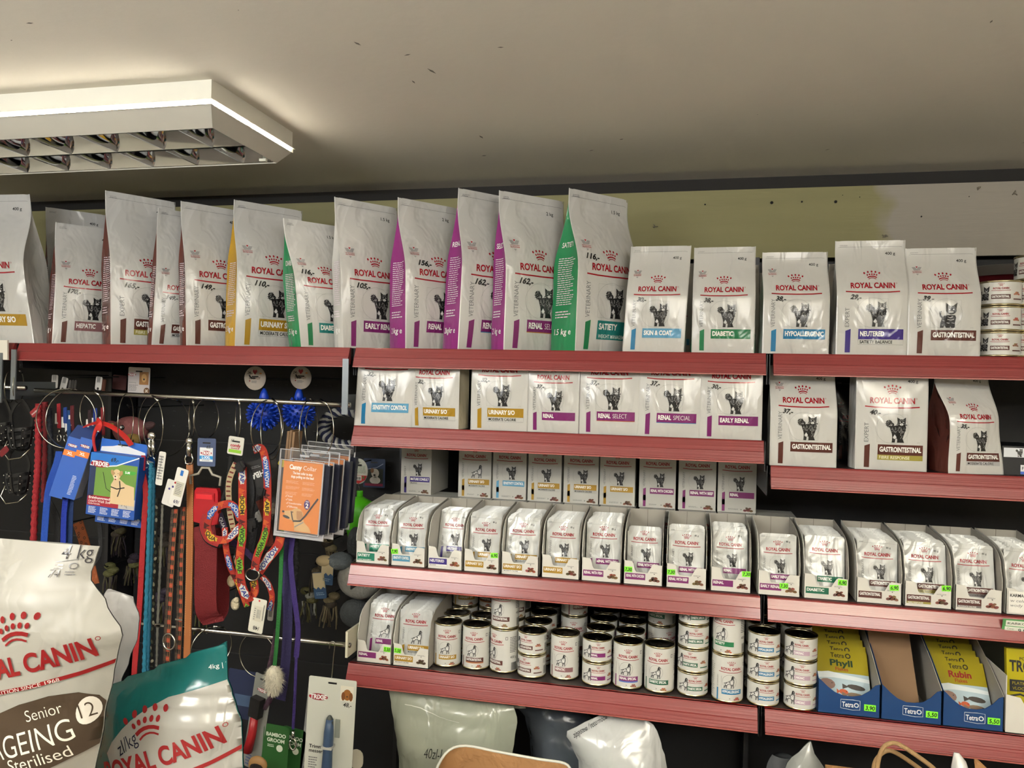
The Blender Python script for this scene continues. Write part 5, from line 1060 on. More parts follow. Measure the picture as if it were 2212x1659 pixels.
# orange collar packs in clear shells
clear = mat('clear_shell', (226, 226, 230), rough=.12, alpha=.05, spec=.8); clrim = mat('clear_shell_rim', (226, 226, 232), rough=.15, alpha=.45, spec=.9)
def collar_art(full=True):
    A = Art(); w, h = .100, .172
    A.text('Canny', -.036, .066, .0105, (244, 240, 232), 1, w=.033, bold=.05); A.text('Collar', .001, .066, .0105, (244, 240, 232), 1, w=.035, bold=-.005)
    A.text('The best collar to stop', 0, .054, .006, (244, 240, 232), 1, w=.052, bold=.03, cen=True); A.text('dogs pulling on the lead', 0, .045, .006, (244, 240, 232), 1, w=.060, bold=.03, cen=True)
    for k in range(3): A.lines(-.042, .030-k*.014, -.004, .038-k*.014, 3, (240, 196, 160), 1, .25); A.lines(.002, .030-k*.014, .036, .038-k*.014, 3, (240, 196, 160), 1, .25)
    for k, s in enumerate(('Kind', 'Safe', 'Comfortable', 'Effective')): A.text(s, -.034+k*.002, -.004-k*.0085, .0045, (244, 240, 232), 1, bold=0); A.line([(-.041+k*.002, -.002-k*.0085), (-.039+k*.002, -.004-k*.0085), (-.036+k*.002, .001-k*.0085)], .0009, (244, 240, 232), 1)
    A.ell(.018, -.018, .008, .012, (66, 34, 110), 1, 18); A.text('2', .018, -.026, .011, (244, 240, 232), 2, cen=True, bold=.03); A.text('SIZE', .018, -.012, .003, (244, 240, 232), 2, cen=True)
    C = (200, 160, 104)
    A.poly([(-.044, -.040), (-.040, -.044), (-.038, -.052), (-.030, -.058), (-.014, -.062), (-.012, -.072), (-.010, -.086), (.034, -.086), (.028, -.074), (.014, -.062), (.010, -.052), (.010, -.040), (.002, -.031), (-.010, -.029), (-.022, -.036), (-.034, -.038)], C, 2)
    A.poly([(-.008, -.036), (.006, -.036), (.011, -.050), (.004, -.060), (-.006, -.056)], (168, 118, 66), 3); A.ell(-.043, -.041, .0035, .0028, DARK, 3, 8); A.ell(-.018, -.040, .0016, .0016, DARK, 3, 8); A.ell(-.034, -.0535, .010, .0035, DARK, 3, 10, -.25)
    A.line([(-.022, -.038), (-.019, -.050), (-.016, -.060)], .003, (40, 36, 36), 4); A.line([(-.016, -.062), (.004, -.060), (.016, -.046), (.034, -.018), (.046, .0)], .0042, (34, 30, 30), 4); A.line([(-.010, -.076), (.012, -.062)], .003, (140, 134, 126), 4)
    return A
for i, (px, py, Y, n) in enumerate([(650, 1073, -.085, 'front orange dog collar pack in its clear shell'), (672, 1070, -.055, 'second orange pack, mostly behind the front one'), (695, 1062, -.025, 'third orange pack showing its upper corner'), (708, 1052, .01, 'rearmost orange pack against the dark panel')]):
    c = at(px, py, Y); t = thing('collar_pack', n, 'pack', c, (0, R(3.5), R(2)), 'orange collar packs')
    b = MB(); b.box(-.052, 0, -.088, .052, .0015, .084, card((206, 118, 34))); b.art(collar_art(), lambda p, q, o: Vector((p, -o, q)), card, 0); b.build('printed_card', t)
    b = MB(); b.prism([(.052, -.088), (.070, -.086), (.070, .082), (.052, .084)], .018, plastic((26, 28, 44), .3), None, .0); b.build('folded_collar', t)
    b = MB(); P = [(-.056, -.092), (.056, -.092), (.056, .088), (-.056, .088)]; b.prism(P, .0008, clear, None, -.006)
    for q, s in ((P, -.006), (([(-.066, -.104), (.064, -.104), (.064, .112), (-.066, .112)]), .006)):
        b.tube([(x, s, z) for x, z in q], .0022, clrim, 6, True)
    b.prism([(-.066, -.104), (.064, -.104), (.064, -.092), (-.066, -.092)], .0008, clrim, None, .004); b.prism([(-.064, .09), (.062, .09), (.062, .112), (-.064, .112)], .0008, clear, None, .004); b.box(-.012, .002, .098, .012, .0035, .103, clrim)
    b.box(-.056, -.006, -.092, -.0555, .006, .088, clear); b.box(.056, -.006, -.092, .0565, .006, .088, clear); b.box(-.056, -.006, -.0925, .056, .006, -.092, clrim); b.build('clear_shell', t)
for i, (px, y0) in enumerate([(628, 932), (634, 930), (640, 934)]):
    c = at(px, y0+32, -.01-.01*i); b = MB(); b.box(-.003, -.02, -.04, .003, .02, .04, kraft, Matrix.Translation(c) @ Matrix.Rotation(R(5), 4, 'Y')); world('kraft_sleeve', ['first', 'middle', 'last'][i]+' thin kraft card edge standing up behind the collar packs', 'card', [('card_body', b)], c, 'kraft card edges')
# straps right of the comic leashes
strap('flat_leash', 'narrow emerald green strap ending in the fluffy ball', [(612, 1130, -.03), (609, 1180, -.05), (604, 1300, -.06), (597, 1400, -.065), (592, 1450, -.065)], .0105, (24, 120, 44))
b = MB(); c = at(592, 1467, -.065); fm = fur((214, 208, 190)); b.ball(c, .022, .02, .034, fm, 24, 16)
for k in range(900):
    a = random.uniform(0, 6.283); z = random.uniform(-1, 1); r = math.sqrt(1-z*z); d = Vector((r*math.cos(a)*.022, r*math.sin(a)*.02, z*.034)); q = d.normalized(); e = d+q*.008+Vector((random.uniform(-.005, .005), random.uniform(-.003, .003), -.006)); s = q.cross(Vector((0, 0, 1))).normalized()*.0008 if abs(q.z) < .95 else Vector((.0012, 0, 0))
    b.add([c+d-s, c+d+s, c+e], [(0, 1, 2)], fm)
world('fluffy_ball', 'fluffy cream pompom at the end of the green strap', 'toy', [('fur_ball', b)], c)
b = MB(); P = bez(PP([(598, 1360, -.02), (590, 1410, -.03), (582, 1450, -.03), (586, 1500, -.035), (572, 1530, -.035)]), 12); b.tube(P, .0075, mat('glitter_cord', (70, 40, 60), rough=.3, bump=.9, bscale=500, var=.8, vscale=700), 8); world('glitter_cord', 'dark glittering cord behind the pompom', 'cord', [('cord_body', b)], P[0])
VP = (58, 34, 120)
strap('flat_leash', 'wide purple strap behind the green one, folded at its foot', [(622, 1150, -.02), (618, 1230, -.03), (622, 1330, -.035), (616, 1440, -.035), (606, 1512, -.035)], .026, (46, 38, 96))
strap('flat_leash', 'bright purple strap twisting at its middle', [(634, 1150, -.03), (628, 1210, -.04), (636, 1290, -.045), (644, 1360, -.045), (640, 1420, -.045)], .014, VP)
rope('cord_leash', 'thick black zip-like cord beside the purple straps', [(636, 1130, -.01), (638, 1200, -.02), (635, 1290, -.02), (636, 1350, -.02)], .010, (20, 20, 24))
strap('flat_leash', 'thin violet strap ending in a chrome snap hook', [(640, 1420, -.045), (638, 1480, -.05), (635, 1540, -.05), (633, 1575, -.05)], .0075, VP, extra=[('snap_hook', hook(633, 1600, -.05, 1.1))])
# lower hanging cards
def J(px, y0, y1, Y, lab):
    a, e = at(px, y0, Y), at(px, y1, Y); b = MB(); b.tube(bez([a+Vector((-.008, 0, -.012)), a+Vector((-.006, 0, .004)), a+Vector((.006, 0, .004)), a+Vector((.004, 0, -.03)), e+Vector((-.004, 0, 0)), e+Vector((-.010, 0, .006))], 6), .0014, chrome, 6); world('wire_hook', lab, 'hook', [('wire', b)], a)
J(718, 1392, 1478, -.035, 'small chrome hook holding the grooming knife card')
A = Art(); A.add(maker(.05), -.035, .095, 1); A.rect(.022, .092, .056, .13, (222, 218, 204), 1); A.ell(.040, .108, .011, .014, (150, 96, 40), 2, 14); A.ell(.030, .104, .005, .011, (120, 72, 30), 3, 10); A.ell(.050, .104, .005, .011, (120, 72, 30), 3, 10); A.ell(.040, .104, .002, .002, DARK, 4, 6); A.text('48,-', .03, .078, .010, DARK, 2, shear=.2)
A.text('Trimm-', -.052, -.034, .0085, DARK, 1, bold=.02); A.text('messer', -.052, -.045, .0085, DARK, 1, bold=.02); A.lines(-.052, -.14, -.026, -.055, 14, GREY, 1)
b = MB(); hm = plastic((62, 84, 116), .35); b.tube([(.004, -.016, .05), (.004, -.018, .02), (.004, -.018, -.02), (.004, -.018, -.03), (.004, -.018, -.10), (.006, -.018, -.17)], [.009, .012, .013, .012, .014, .012], hm, 12); k = MB(); k.ball((.004, -.017, .035), .0105, .009, .026, plastic((60, 66, 64), .4), 12, 8); k.box(-.010, -.031, -.02, .018, -.006, -.014, plastic((190, 190, 186), .4))
cc = MB(); cc.box(.014, -.004, .0, .026, -.001, .045, plastic((150, 156, 148), .4))
hcard('grooming_card', 'white grooming knife card with a poodle photo', 712, 1590, -.04, .125, .29, (204, 206, 198), A, 2, yaw=4, extra=[('knife_handle', b), ('blade_guard', k), ('blade', cc)])
A = Art(); [A.rect(-.05, .1-k*.03, -.038, .12-k*.03, (90, 90, 92), 1, .05) for k in range(8)]
hcard('grooming_card', 'grey-backed card turned behind the grooming knife card', 702, 1588, -.0, .12, .28, (150, 152, 152), A, 5)
A = Art(); A.add(maker(.03), .0, .085, 1); A.lines(-.02, -.12, .0, -.04, 10, (60, 70, 120), 1)
b = MB(); b.box(-.016, -.022, .02, .016, -.002, .07, plastic((20, 20, 22), .4)); b.tube([(0, -.014, .02), (.0, -.014, -.03), (-.006, -.014, -.075)], [.010, .011, .012], plastic((150, 22, 30), .4), 12)
hcard('brush_card', 'tall grey card holding a brush with a red handle', 556, 1560, -.03, .058, .25, (120, 122, 118), A, 9, yaw=-12, extra=[('brush', b)])
for px, py, Y, n, rl in ((594, 1625, -.035, 'green bamboo groomer card, one in front', 3), (628, 1630, -.0, 'green bamboo groomer card tucked behind its twin', 8)):
    A = Art(); A.text('BAMBOO', 0, .040, .009, (214, 222, 206), 1, bold=.03, cen=True); A.text('GROOM', 0, .026, .009, (214, 222, 206), 1, bold=.03, cen=True); A.lines(-.022, .012, .0, .02, 2, (214, 222, 206), 1); A.ell(.012, .012, .009, .009, (206, 212, 196), 1, 14)
    hcard('brush_card', n, px, py, Y, .072, .14, (34, 84, 34), A, rl, rnd=.012, slot=False)
b = MB(); c = at(557, 1652, -.08); b.ball(c, .026, .010, .022, mat('brush_wood', (150, 112, 66), rough=.5), 16, 10); k = MB(); k.ball(c+Vector((.0, -.004, -.006)), .020, .012, .015, fur((30, 24, 22)), 12, 8); world('bamboo_brush', 'round wooden grooming brush with dark bristles at the bottom edge', 'brush', [('wood_back', b), ('bristle_pad', k)], c)
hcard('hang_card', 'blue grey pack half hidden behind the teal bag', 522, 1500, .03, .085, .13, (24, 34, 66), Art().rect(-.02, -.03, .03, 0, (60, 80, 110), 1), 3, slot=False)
hcard('round_tag', 'cream round tag peeping beside the grooming card', 770, 1640, .0, .036, .05, (190, 184, 168), None, 0, slot=False, rnd=.017)
# goods on the back panel pegs
for i, (px, py, r, Y) in enumerate([(551, 817, .034, .16), (650, 816, .033, .20)]):
    c = at(px, py, Y); t = thing('spiky_ball_toy', ['blue spiky ball toy with a round heart card in the light', 'dim blue spiky ball toy with a round heart card'][i], 'toy', c, group='spiky ball toys'); A = Art()
    A.text('DOG TOY', 0, -.003, .0065, (120, 90, 70), 1, w=.036, cen=True, bold=.03); A.poly([(0, .010), (.007, .018), (.007, .022), (.004, .025), (0, .022), (-.004, .025), (-.007, .022), (-.007, .018)], (150, 30, 44), 1); A.text('24,-', -.024, .012, .007, DARK, 1, shear=.2); A.lines(-.01, -.014, .01, -.007, 3, GREY, 1); A.ell(.018, .014, .004, .002, (206, 130, 50), 1); A.ell(-.016, -.008, .002, .002, RED, 1)
    b = MB(); b.lathe([(r, -.0006), (r, .0006)], card((206, 196, 184)), 28, M=Matrix.Rotation(R(90), 4, 'X')); b.art(A, lambda p, q, o: Vector((p, -.0008-o, q)), card, 0); b.box(-.010, -.0016, .003, .011, -.0008, .0065, blackp); b.build('round_card', t)
    q = MB(); bl = mat('rubber_blue', (22, 66, 190), rough=.4); cc = Vector((.024 if i == 0 else -.01, .01, -.102)); q.ball(cc, .036, .034, .036, bl, 20, 12)
    for k in range(90):
        z = 1-2*(k+.5)/90; a = k*2.39996; rr = math.sqrt(1-z*z); d = Vector((rr*math.cos(a), rr*math.sin(a), z)); q.tube([cc+d*.033, cc+d*.047, cc+d*.0495], [.0042, .0034, .0016], bl, 7)
    q.lathe([(.01, 0), (.014, .012), (.009, .03), (.003, .04)], bl, 10, c=cc+Vector((0, 0, .034))); q.build('spiky_ball', t)
    peg(px, py, Y).build('peg_hook', t, loc=-c)
b = MB(); navyr, whr = cloth((24, 32, 72)), cloth((196, 196, 190)); c = at(748, 925, .28)
for j in range(4):
    N = 110; R0 = .062; P = []
    for k in range(N):
        a = 2*math.pi*k/N; ph = a*9+j*math.pi/2; rr = R0+.0115*math.cos(ph); P.append(c+Vector((rr*math.cos(a)*1.15, .0115*math.sin(ph), rr*math.sin(a)*.8)))
    b.tube(P, [.0062*(1+.12*math.sin(k*2)) for k in range(N)], navyr if j % 2 else whr, 7, True)
world('rope_ring_toy', 'navy and white braided rope ring toy', 'toy', [('braided_ring', b), ('peg_hook', peg(740, 878, .28))], c)
b = MB(); c = at(656, 982, .12); [b.ball(c+Vector((dx, 0, dz)), .014, .012, .014, cloth((70, 90, 120)), 12, 8) for dx, dz in ((-.012, 0), (.014, -.004))]; b.tube([c+Vector((.014*math.cos(a)-.0, -.012, .013*math.sin(a))) for a in [k*.6 for k in range(10)]], .003, whr, 6); world('knot_toy', 'small blue and white striped knot toy above the orange packs', 'toy', [('knot', b), ('peg_hook', peg(656, 970, .12))], c)
for px, py, rl, n in ((118, 824, 2, 'upright white barcode tag near the grey bracket'), (138, 829, 14, 'tilted white barcode tag, second from the bracket'), (213, 828, 6, 'white barcode tag by the black hook')):
    A = Art(); A.bars(-.006, .002, .006, .02, GREY, 1, 9); A.ell(.0, -.016, .004, .004, DARK, 1, 7)
    hcard('barcode_tag', n, px, py, .16, .022, .04, (200, 198, 196), A, rl, slot=False, extra=[('peg_hook', MB().tube([(0, .002, .02), (0, .3, .022)], .002, blackp, 6))])
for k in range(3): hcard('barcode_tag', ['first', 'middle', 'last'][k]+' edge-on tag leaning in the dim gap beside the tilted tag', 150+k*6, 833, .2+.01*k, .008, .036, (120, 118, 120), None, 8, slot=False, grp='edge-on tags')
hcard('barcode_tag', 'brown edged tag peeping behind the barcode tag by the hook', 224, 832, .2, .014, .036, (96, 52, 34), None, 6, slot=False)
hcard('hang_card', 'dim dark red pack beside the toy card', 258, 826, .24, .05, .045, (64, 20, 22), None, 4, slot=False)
A = Art(); A.add(maker(.028), -.024, .017, 1); A.rect(.002, -.012, .033, .026, (150, 106, 60), 1); A.ell(.018, .008, .009, .013, (190, 150, 96), 2, 12); A.ell(.018, .004, .003, .003, DARK, 3, 8); A.text('Spielzeug', -.033, -.008, .004, GREY, 1, w=.024, bold=.0); A.lines(-.033, -.032, -.002, -.012, 5, GREY, 1); A.ell(.028, -.030, .010, .010, (104, 70, 40), 2, 16); A.line([(.024, -.026), (.032, -.034)], .003, (214, 206, 190), 3); A.line([(.032, -.026), (.024, -.034)], .003, (214, 206, 190), 3)
c = hcard('toy_card', 'white toy card with a shaggy dog photo above the rail', 300, 822, .16, .074, .078, (188, 182, 184), A, 1)
pk = cloth((150, 84, 84)); b = MB(); c = at(282, 930, .14); b.ball(c, .058, .03, .042, pk, 20, 12); e = MB(); e.ball(c+Vector((-.056, 0, .012)), .026, .008, .013, pk, 12, 8, Matrix.Rotation(R(20), 4, 'Y')); e.ball(c+Vector((-.052, -.006, .012)), .017, .005, .007, cloth((186, 160, 92)), 10, 6, Matrix.Rotation(R(20), 4, 'Y'))
e2 = MB(); e2.ball(c+Vector((.058, 0, .016)), .026, .008, .012, cloth((84, 50, 52)), 12, 8, Matrix.Rotation(R(-14), 4, 'Y')); s = MB(); s.ball(c+Vector((.026, -.024, -.024)), .028, .012, .018, cloth((172, 142, 70)), 14, 8); y = MB(); y.ball(c+Vector((-.004, -.031, .010)), .008, .003, .008, plastic((16, 14, 14), .3), 12, 8); y.ball(c+Vector((-.005, -.034, .011)), .0035, .0015, .0035, plastic((230, 230, 226), .3), 8, 6)
n_ = MB(); [n_.ball(c+Vector((.026+dx, -.036, -.026)), .003, .002, .004, plastic((16, 14, 14), .3), 8, 6) for dx in (-.012, .012)]
world('plush_pig', 'pink plush animal head with a button eye behind the harness carton', 'toy', [('head', b), ('ear', e), ('ear', e2), ('snout', s), ('>nostril', n_), ('eye', y), ('peg_hook', peg(290, 880, .14))], c)
# green squeaky toy with round card, and the dog photo card
c = at(775, 1018, .33); A = Art(); A.lines(-.022, -.006, .024, .018, 11, (70, 110, 70), 2, .35, .1); A.text('66,-', -.006, .026, .006, DARK, 2); A.rect(-.030, -.038, .030, -.012, (166, 30, 36), 1); A.rect(-.011, -.027, .010, -.013, (222, 220, 214), 2); A.bars(-.009, -.025, .008, -.017, DARK, 3, 12); A.ell(.016, -.018, .003, .004, (90, 130, 60), 2)
A2 = Art()
for vs, fs, cc, l in A.it: A2.it.append(([(x*min(1, (math.sqrt(max(0, 1-(y/.038)**2))*.029)/max(abs(x), 1e-6)), y) for x, y in vs], fs, cc, l))
b = MB(); b.lathe([(.029, -.0006), (.029, .0006)], card((214, 214, 204)), 28, M=Matrix.Translation(c) @ Matrix.Diagonal((1, 1, 1.32, 1)) @ Matrix.Rotation(R(90), 4, 'X')); b.art(A2, lambda p, q, o: c+Vector((p, -.0008-o, q)), card, 0); b.box(c.x-.028, c.y-.004, c.z+.016, c.x+.01, c.y-.001, c.z+.021, blackp)
gm = mat('rubber_green', (84, 190, 32), rough=.35, var=.05); g_ = MB(); q = at(776, 1115, .33); g_.lathe([(.010, .056), (.0105, .075), (.010, .077)], gm, 6, c=q); g_.lathe([(.012, -.07), (.034, -.06), (.044, -.02), (.045, .02), (.036, .045), (.012, .058), (.004, .06)], gm, 8, c=q)
for s in (-1, 1): g_.tube([q+Vector((s*.030, -.02, .03)), q+Vector((s*.052, -.024, .046))], [.010, .006], gm, 8)
k = MB(); k.tube([c+Vector((0, 0, -.038)), q+Vector((0, 0, .076))], .0008, wire, 5)
world('squeaky_toy', 'bright green rubber toy hanging from an oval card', 'toy', [('oval_card', b), ('rubber_body', g_), ('cord', k), ('peg_hook', peg(775, 1000, .33))], c)
A = Art(); A.rect(-.03, -.032, .03, .014, (40, 46, 40), 1); A.ell(.004, .0, .013, .014, (206, 200, 190), 2, 14); A.ell(-.006, .008, .006, .008, (130, 90, 60), 3, 10); A.ell(.002, -.006, .004, .003, DARK, 4, 8); A.ell(.004, -.022, .018, .012, (200, 196, 190), 2, 12); A.rect(-.03, -.04, .03, -.032, (120, 30, 60), 2); A.line([(-.02, .012), (.01, .018), (.03, .03)], .002, (150, 160, 190), 2)
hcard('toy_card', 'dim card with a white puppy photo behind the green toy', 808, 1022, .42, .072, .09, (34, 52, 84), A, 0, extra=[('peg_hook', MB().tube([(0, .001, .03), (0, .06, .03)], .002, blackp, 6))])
# plush bird, shaded rope toys
b = MB(); wf = fur((150, 148, 142)); gf_ = fur((74, 78, 80)); c = at(778, 1250, .24); b.ball(c, .068, .045, .058, wf, 24, 14); k = MB(); k.ball(at(735, 1212, .22), .040, .028, .026, fur((110, 118, 122)), 16, 10, Matrix.Rotation(R(-6), 4, 'Y')); bk_ = MB(); bk_.ball(at(702, 1212, .21), .028, .016, .017, mat('beak_felt', (172, 154, 118), rough=.9), 14, 8)
tl = MB(); tl.ball(at(768, 1325, .26), .048, .03, .042, gf_, 16, 10); nk = MB(); nk.ball(at(768, 1175, .26), .026, .02, .05, gf_, 14, 10)
world('plush_bird', 'grey and white shaggy plush bird with a pale beak', 'toy', [('body', b), ('head', k), ('>beak', bk_), ('tail', tl), ('wing', nk), ('peg_hook', peg(770, 1178, .28))], c)
def fringe(b, c, n, L, w, cols):
    for k in range(n):
        x = c+Vector((random.uniform(-w, w), random.uniform(-.012, .012), 0)); e = x+Vector((random.uniform(-.012, .012), random.uniform(-.01, .01), -L*random.uniform(.6, 1.1)))
        b.tube([x, (x+e)/2+Vector((random.uniform(-.004, .004), 0, 0)), e], .0022, cloth(random.choice(cols)), 5)
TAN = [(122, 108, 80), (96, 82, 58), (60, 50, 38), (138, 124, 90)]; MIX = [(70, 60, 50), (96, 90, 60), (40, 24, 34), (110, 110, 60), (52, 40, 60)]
for i, (px, py, cols, n, lb) in enumerate([(690, 1230, TAN, 18, 'beige knotted rope toy behind the purple straps'), (712, 1300, TAN, 20, 'tan rope tassel toy on a black peg'), (716, 1180, TAN, 14, 'beige rope toy with a blue paper band near the plush bird'), (668, 1290, [(90, 86, 40), (40, 40, 44), (150, 150, 140)], 14, 'black and white rope toy with yellow strands'),
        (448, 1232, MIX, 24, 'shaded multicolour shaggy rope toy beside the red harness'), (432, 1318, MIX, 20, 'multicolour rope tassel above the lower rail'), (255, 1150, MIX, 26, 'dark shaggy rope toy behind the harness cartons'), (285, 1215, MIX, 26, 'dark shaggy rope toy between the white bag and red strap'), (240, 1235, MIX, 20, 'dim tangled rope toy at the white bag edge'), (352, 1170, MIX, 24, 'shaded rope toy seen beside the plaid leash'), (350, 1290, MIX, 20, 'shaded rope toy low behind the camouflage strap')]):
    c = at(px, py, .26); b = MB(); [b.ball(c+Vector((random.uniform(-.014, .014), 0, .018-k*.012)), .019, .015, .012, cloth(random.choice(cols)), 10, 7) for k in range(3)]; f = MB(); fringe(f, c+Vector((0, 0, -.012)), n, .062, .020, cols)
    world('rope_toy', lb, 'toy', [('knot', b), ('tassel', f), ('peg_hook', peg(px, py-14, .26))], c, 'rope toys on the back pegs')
for px, py, rl, n in ((690, 1265, -8, 'blue and cream paper band on the rope toys'), (707, 1235, 3, 'blue toy card with a cream cartoon face beside the plush beak'.replace('a cream cartoon face', 'cream wave edge'))):
    A = Art(); A.rect(-.018, -.004, .018, .036, (170, 156, 124), 1); A.poly([(-.018, -.004), (-.01, -.010), (-.004, -.003), (.004, -.011), (.011, -.004), (.018, -.009), (.018, .002), (-.018, .002)], (170, 156, 124), 2); A.lines(-.012, -.028, .014, -.018, 2, (120, 140, 160), 1)
    hcard('toy_card', n, px, py, .2, .038, .075, (36, 66, 98), A, rl, slot=False)
# black leather muzzles in the next bay
bl = mat('leather_black', (20, 20, 22), rough=.32)
for i, (px, py, n, s) in enumerate([(46, 945, 'black leather basket muzzle with silver rivets, the upper one', 1.0), (40, 1042, 'black leather basket muzzle hanging below the upper one', .95), (0, 935, 'black muzzle cut by the picture edge', 1.0)]):
    c = at(px, py, .0); b = MB(); rv = MB()
    for k in range(3):
        r = .034*s-.005*k; z = .022*s-.022*s*k
        b.ribbon([c+Vector((r*math.cos(a), r*math.sin(a)*.8, z+.006*math.cos(a))) for a in [q*math.pi/8 for q in range(17)]], .009, bl, .003, lambda t: Vector((math.cos(t*2*math.pi), math.sin(t*2*math.pi), 0)))
    for q in range(5):
        a = math.pi+q*math.pi/4; d = Vector((math.cos(a), math.sin(a)*.8, 0)); b.ribbon([c+d*.036*s+Vector((0, 0, .028*s)), c+d*.033*s, c+d*.024*s+Vector((0, 0, -.028*s)), c+Vector((0, -.004, -.036*s))], .008, bl, .003, lambda t, d=d: d)
        for z in (.022, .0, -.020): rv.ball(c+d*(.041*s if z > -.01 else .034*s)+Vector((0, 0, z*s)), .0022, .0022, .0022, chrome, 6, 5)
    st = MB(); st.ribbon([c+Vector((-.03*s, 0, .02)), c+Vector((-.034, 0, .07)), c+Vector((0, 0, .105)), c+Vector((.034, 0, .06)), c+Vector((.03*s, 0, .02))], .008, bl, .0025); st.tube([c+Vector((-.036*s, -.01, -.01)), c+Vector((-.05*s, -.012, -.04)), c+Vector((-.02, -.02, -.062*s)), c+Vector((.02, -.02, -.055*s)), c+Vector((.04, -.01, -.03))], .002, wire, 6)
    world('dog_muzzle', n, 'muzzle', [('leather_basket', b), ('>rivets', rv), ('neck_strap', st)], c, 'black muzzles')
A = Art(); A.text('trendpet', -.014, -.003, .005, (214, 200, 200), 1, bold=.02)
hcard('hang_tag', 'small red tag slanting beside the red ropes', 76, 889, -.03, .034, .02, (136, 26, 34), A, -38, slot=False); hcard('hang_tag', 'red tag at the picture edge under the cut-off muzzle', 8, 975, -.02, .034, .018, (110, 20, 28), None, -40, slot=False)
# ---------------------------------------------------------------- large bags low in front
def sack(name, label, rows, Y, thick, col, artf=None, z0=None, group=None, wr=.006, seed=0, mk=None, cat='bag', th2=None):
    mt = mk or film(col); W = []
    for py, xl, xr, *t in rows:
        a, e = at(xl, py, Y), at(xr, py, Y); W.append([(a.z+e.z)/2, a.x, e.x, (t[0] if t else 1)*thick])
    if z0 is not None: W.append([z0, W[-1][1], W[-1][2], W[-1][3]])
    W.sort(key=lambda r: r[0]); base = Vector(((W[0][1]+W[0][2])/2, Y, W[0][0]))
    def lim(z):
        for i in range(len(W)-1):
            if z <= W[i+1][0]: break
        a, b_ = W[i], W[i+1]; t = max(0, min(1, (z-a[0])/max(b_[0]-a[0], 1e-6))); t = t*t*(3-2*t) if i not in (len(W)-2,) else t
        return [a[k]+(b_[k]-a[k])*t for k in (1, 2, 3)]
    def fn(x, z, o=0, s=1):
        l, r, th = lim(z); u = max(-1, min(1, (2*x-l-r)/max(r-l, 1e-5))); x = max(l, min(r, x))
        n = (noise.noise((x*9+seed, z*9, seed))+.7*noise.turbulence((x*14, z*11, seed), 2, True)*.5-.3)*wr*(1-u**6)
        return Vector((x-base.x, s*(-(th/2)*(1-abs(u)**2.6)-.001)-(n+o if s > 0 else -n), z-base.z))
    zs = [W[0][0]+(W[-1][0]-W[0][0])*j/40 for j in range(41)]; us = [-1+2*i/28 for i in range(29)]
    us = [math.sin(u*math.pi/2) for u in us]
    def g(u, z, s=1): l, r, _ = lim(z); return fn((l+r)/2+u*(r-l)/2, z, 0, s)
    t = thing(name, label, cat, base, group=group); b = MB(); b.grid(g, us, zs, mt); b.grid(lambda u, z: g(u, z, -1), us, zs, mt, flip=True)
    if artf: b.art(artf, fn, ink, .005, .0014, .0006)
    b.build('bag_body', t); return t, fn, base
def XZ(px, py, Y): p = at(px, py, Y); return (p.x, p.z)
GRES = 8; Y1 = -.80; s1_ = 1/1460.0; A = Art(); g = lambda px, py: XZ(px, py, Y1-.049); g0 = lambda px, py: XZ(px, py, Y1-.006); g1 = lambda px, py: XZ(px, py, Y1-.016); WR = (150, 34, 40)
A.add(logo((122, 26, 28)), *g(61, 1458), 362*s1_, 0, R(14.6)); A.text('HEALTH NUTRITION SINCE 1968', *g(-60, 1508), .0055, (196, 184, 176), 4, w=.155, a=R(14.6), bold=0)
A.text('4 kg', *g0(137, 1206), .021, (52, 50, 54), 1, bold=-.01, shear=.15, a=R(3)); A.line([g0(130, 1211), g0(178, 1207)], .0008, GREY, 1); A.text('74', *g0(126, 1240), .011, (90, 88, 90), 1, shear=.1, bold=0); A.ring(*g0(164, 1221), .006, .0012, (90, 88, 90), 1, 14, ry=.004); A.lines(*g0(152, 1240), *g0(172, 1231), 2, GREY, 1); A.lines(*g0(130, 1225), *g0(148, 1215), 2, (150, 148, 146), 1)
BW = (66, 54, 43)
A.poly([g(*q) for q in [(-140, 1625), (-60, 1570), (0, 1540), (50, 1518), (100, 1506), (146, 1507), (174, 1522), (188, 1555), (191, 1600), (185, 1626), (146, 1645), (100, 1664), (0, 1700), (-140, 1740)]], BW, 1)
A.text('Senior', *g(64, 1557), .017, (214, 208, 196), 2, a=R(15), w=.048, bold=-.01); A.text('AGEING', *g(2, 1637), .033, (216, 210, 198), 2, a=R(17), w=.119, bold=-.006); A.text('Sterilised', *g(36, 1660), .018, (216, 210, 198), 2, a=R(14), w=.082, bold=-.004); A.text('+', *g(-30, 1620), .01, DARK, 3)
A.ell(*g1(194, 1532), .014, .022, (206, 200, 190), 3, 22, -.2); A.text('12', *g1(184, 1548), .023, BW, 4, w=.018, a=R(12), bold=-.01); A.text('kg', *g(-12, 1575), .02, (40, 40, 60), 3, bold=-.01, a=R(20), shear=.3)
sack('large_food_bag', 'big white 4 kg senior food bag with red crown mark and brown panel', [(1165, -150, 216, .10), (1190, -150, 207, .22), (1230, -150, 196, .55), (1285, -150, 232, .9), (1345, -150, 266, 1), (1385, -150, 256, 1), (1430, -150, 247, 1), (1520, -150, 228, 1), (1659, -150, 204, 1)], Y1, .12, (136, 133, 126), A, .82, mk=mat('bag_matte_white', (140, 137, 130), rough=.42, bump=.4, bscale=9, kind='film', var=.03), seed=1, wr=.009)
Y2 = -.66; g = lambda px, py: XZ(px, py, Y2-.045); k2 = (at(300, 1600, Y2)-CAM).dot(FWD)/FPX; A = Art(); TE = (26, 92, 92)
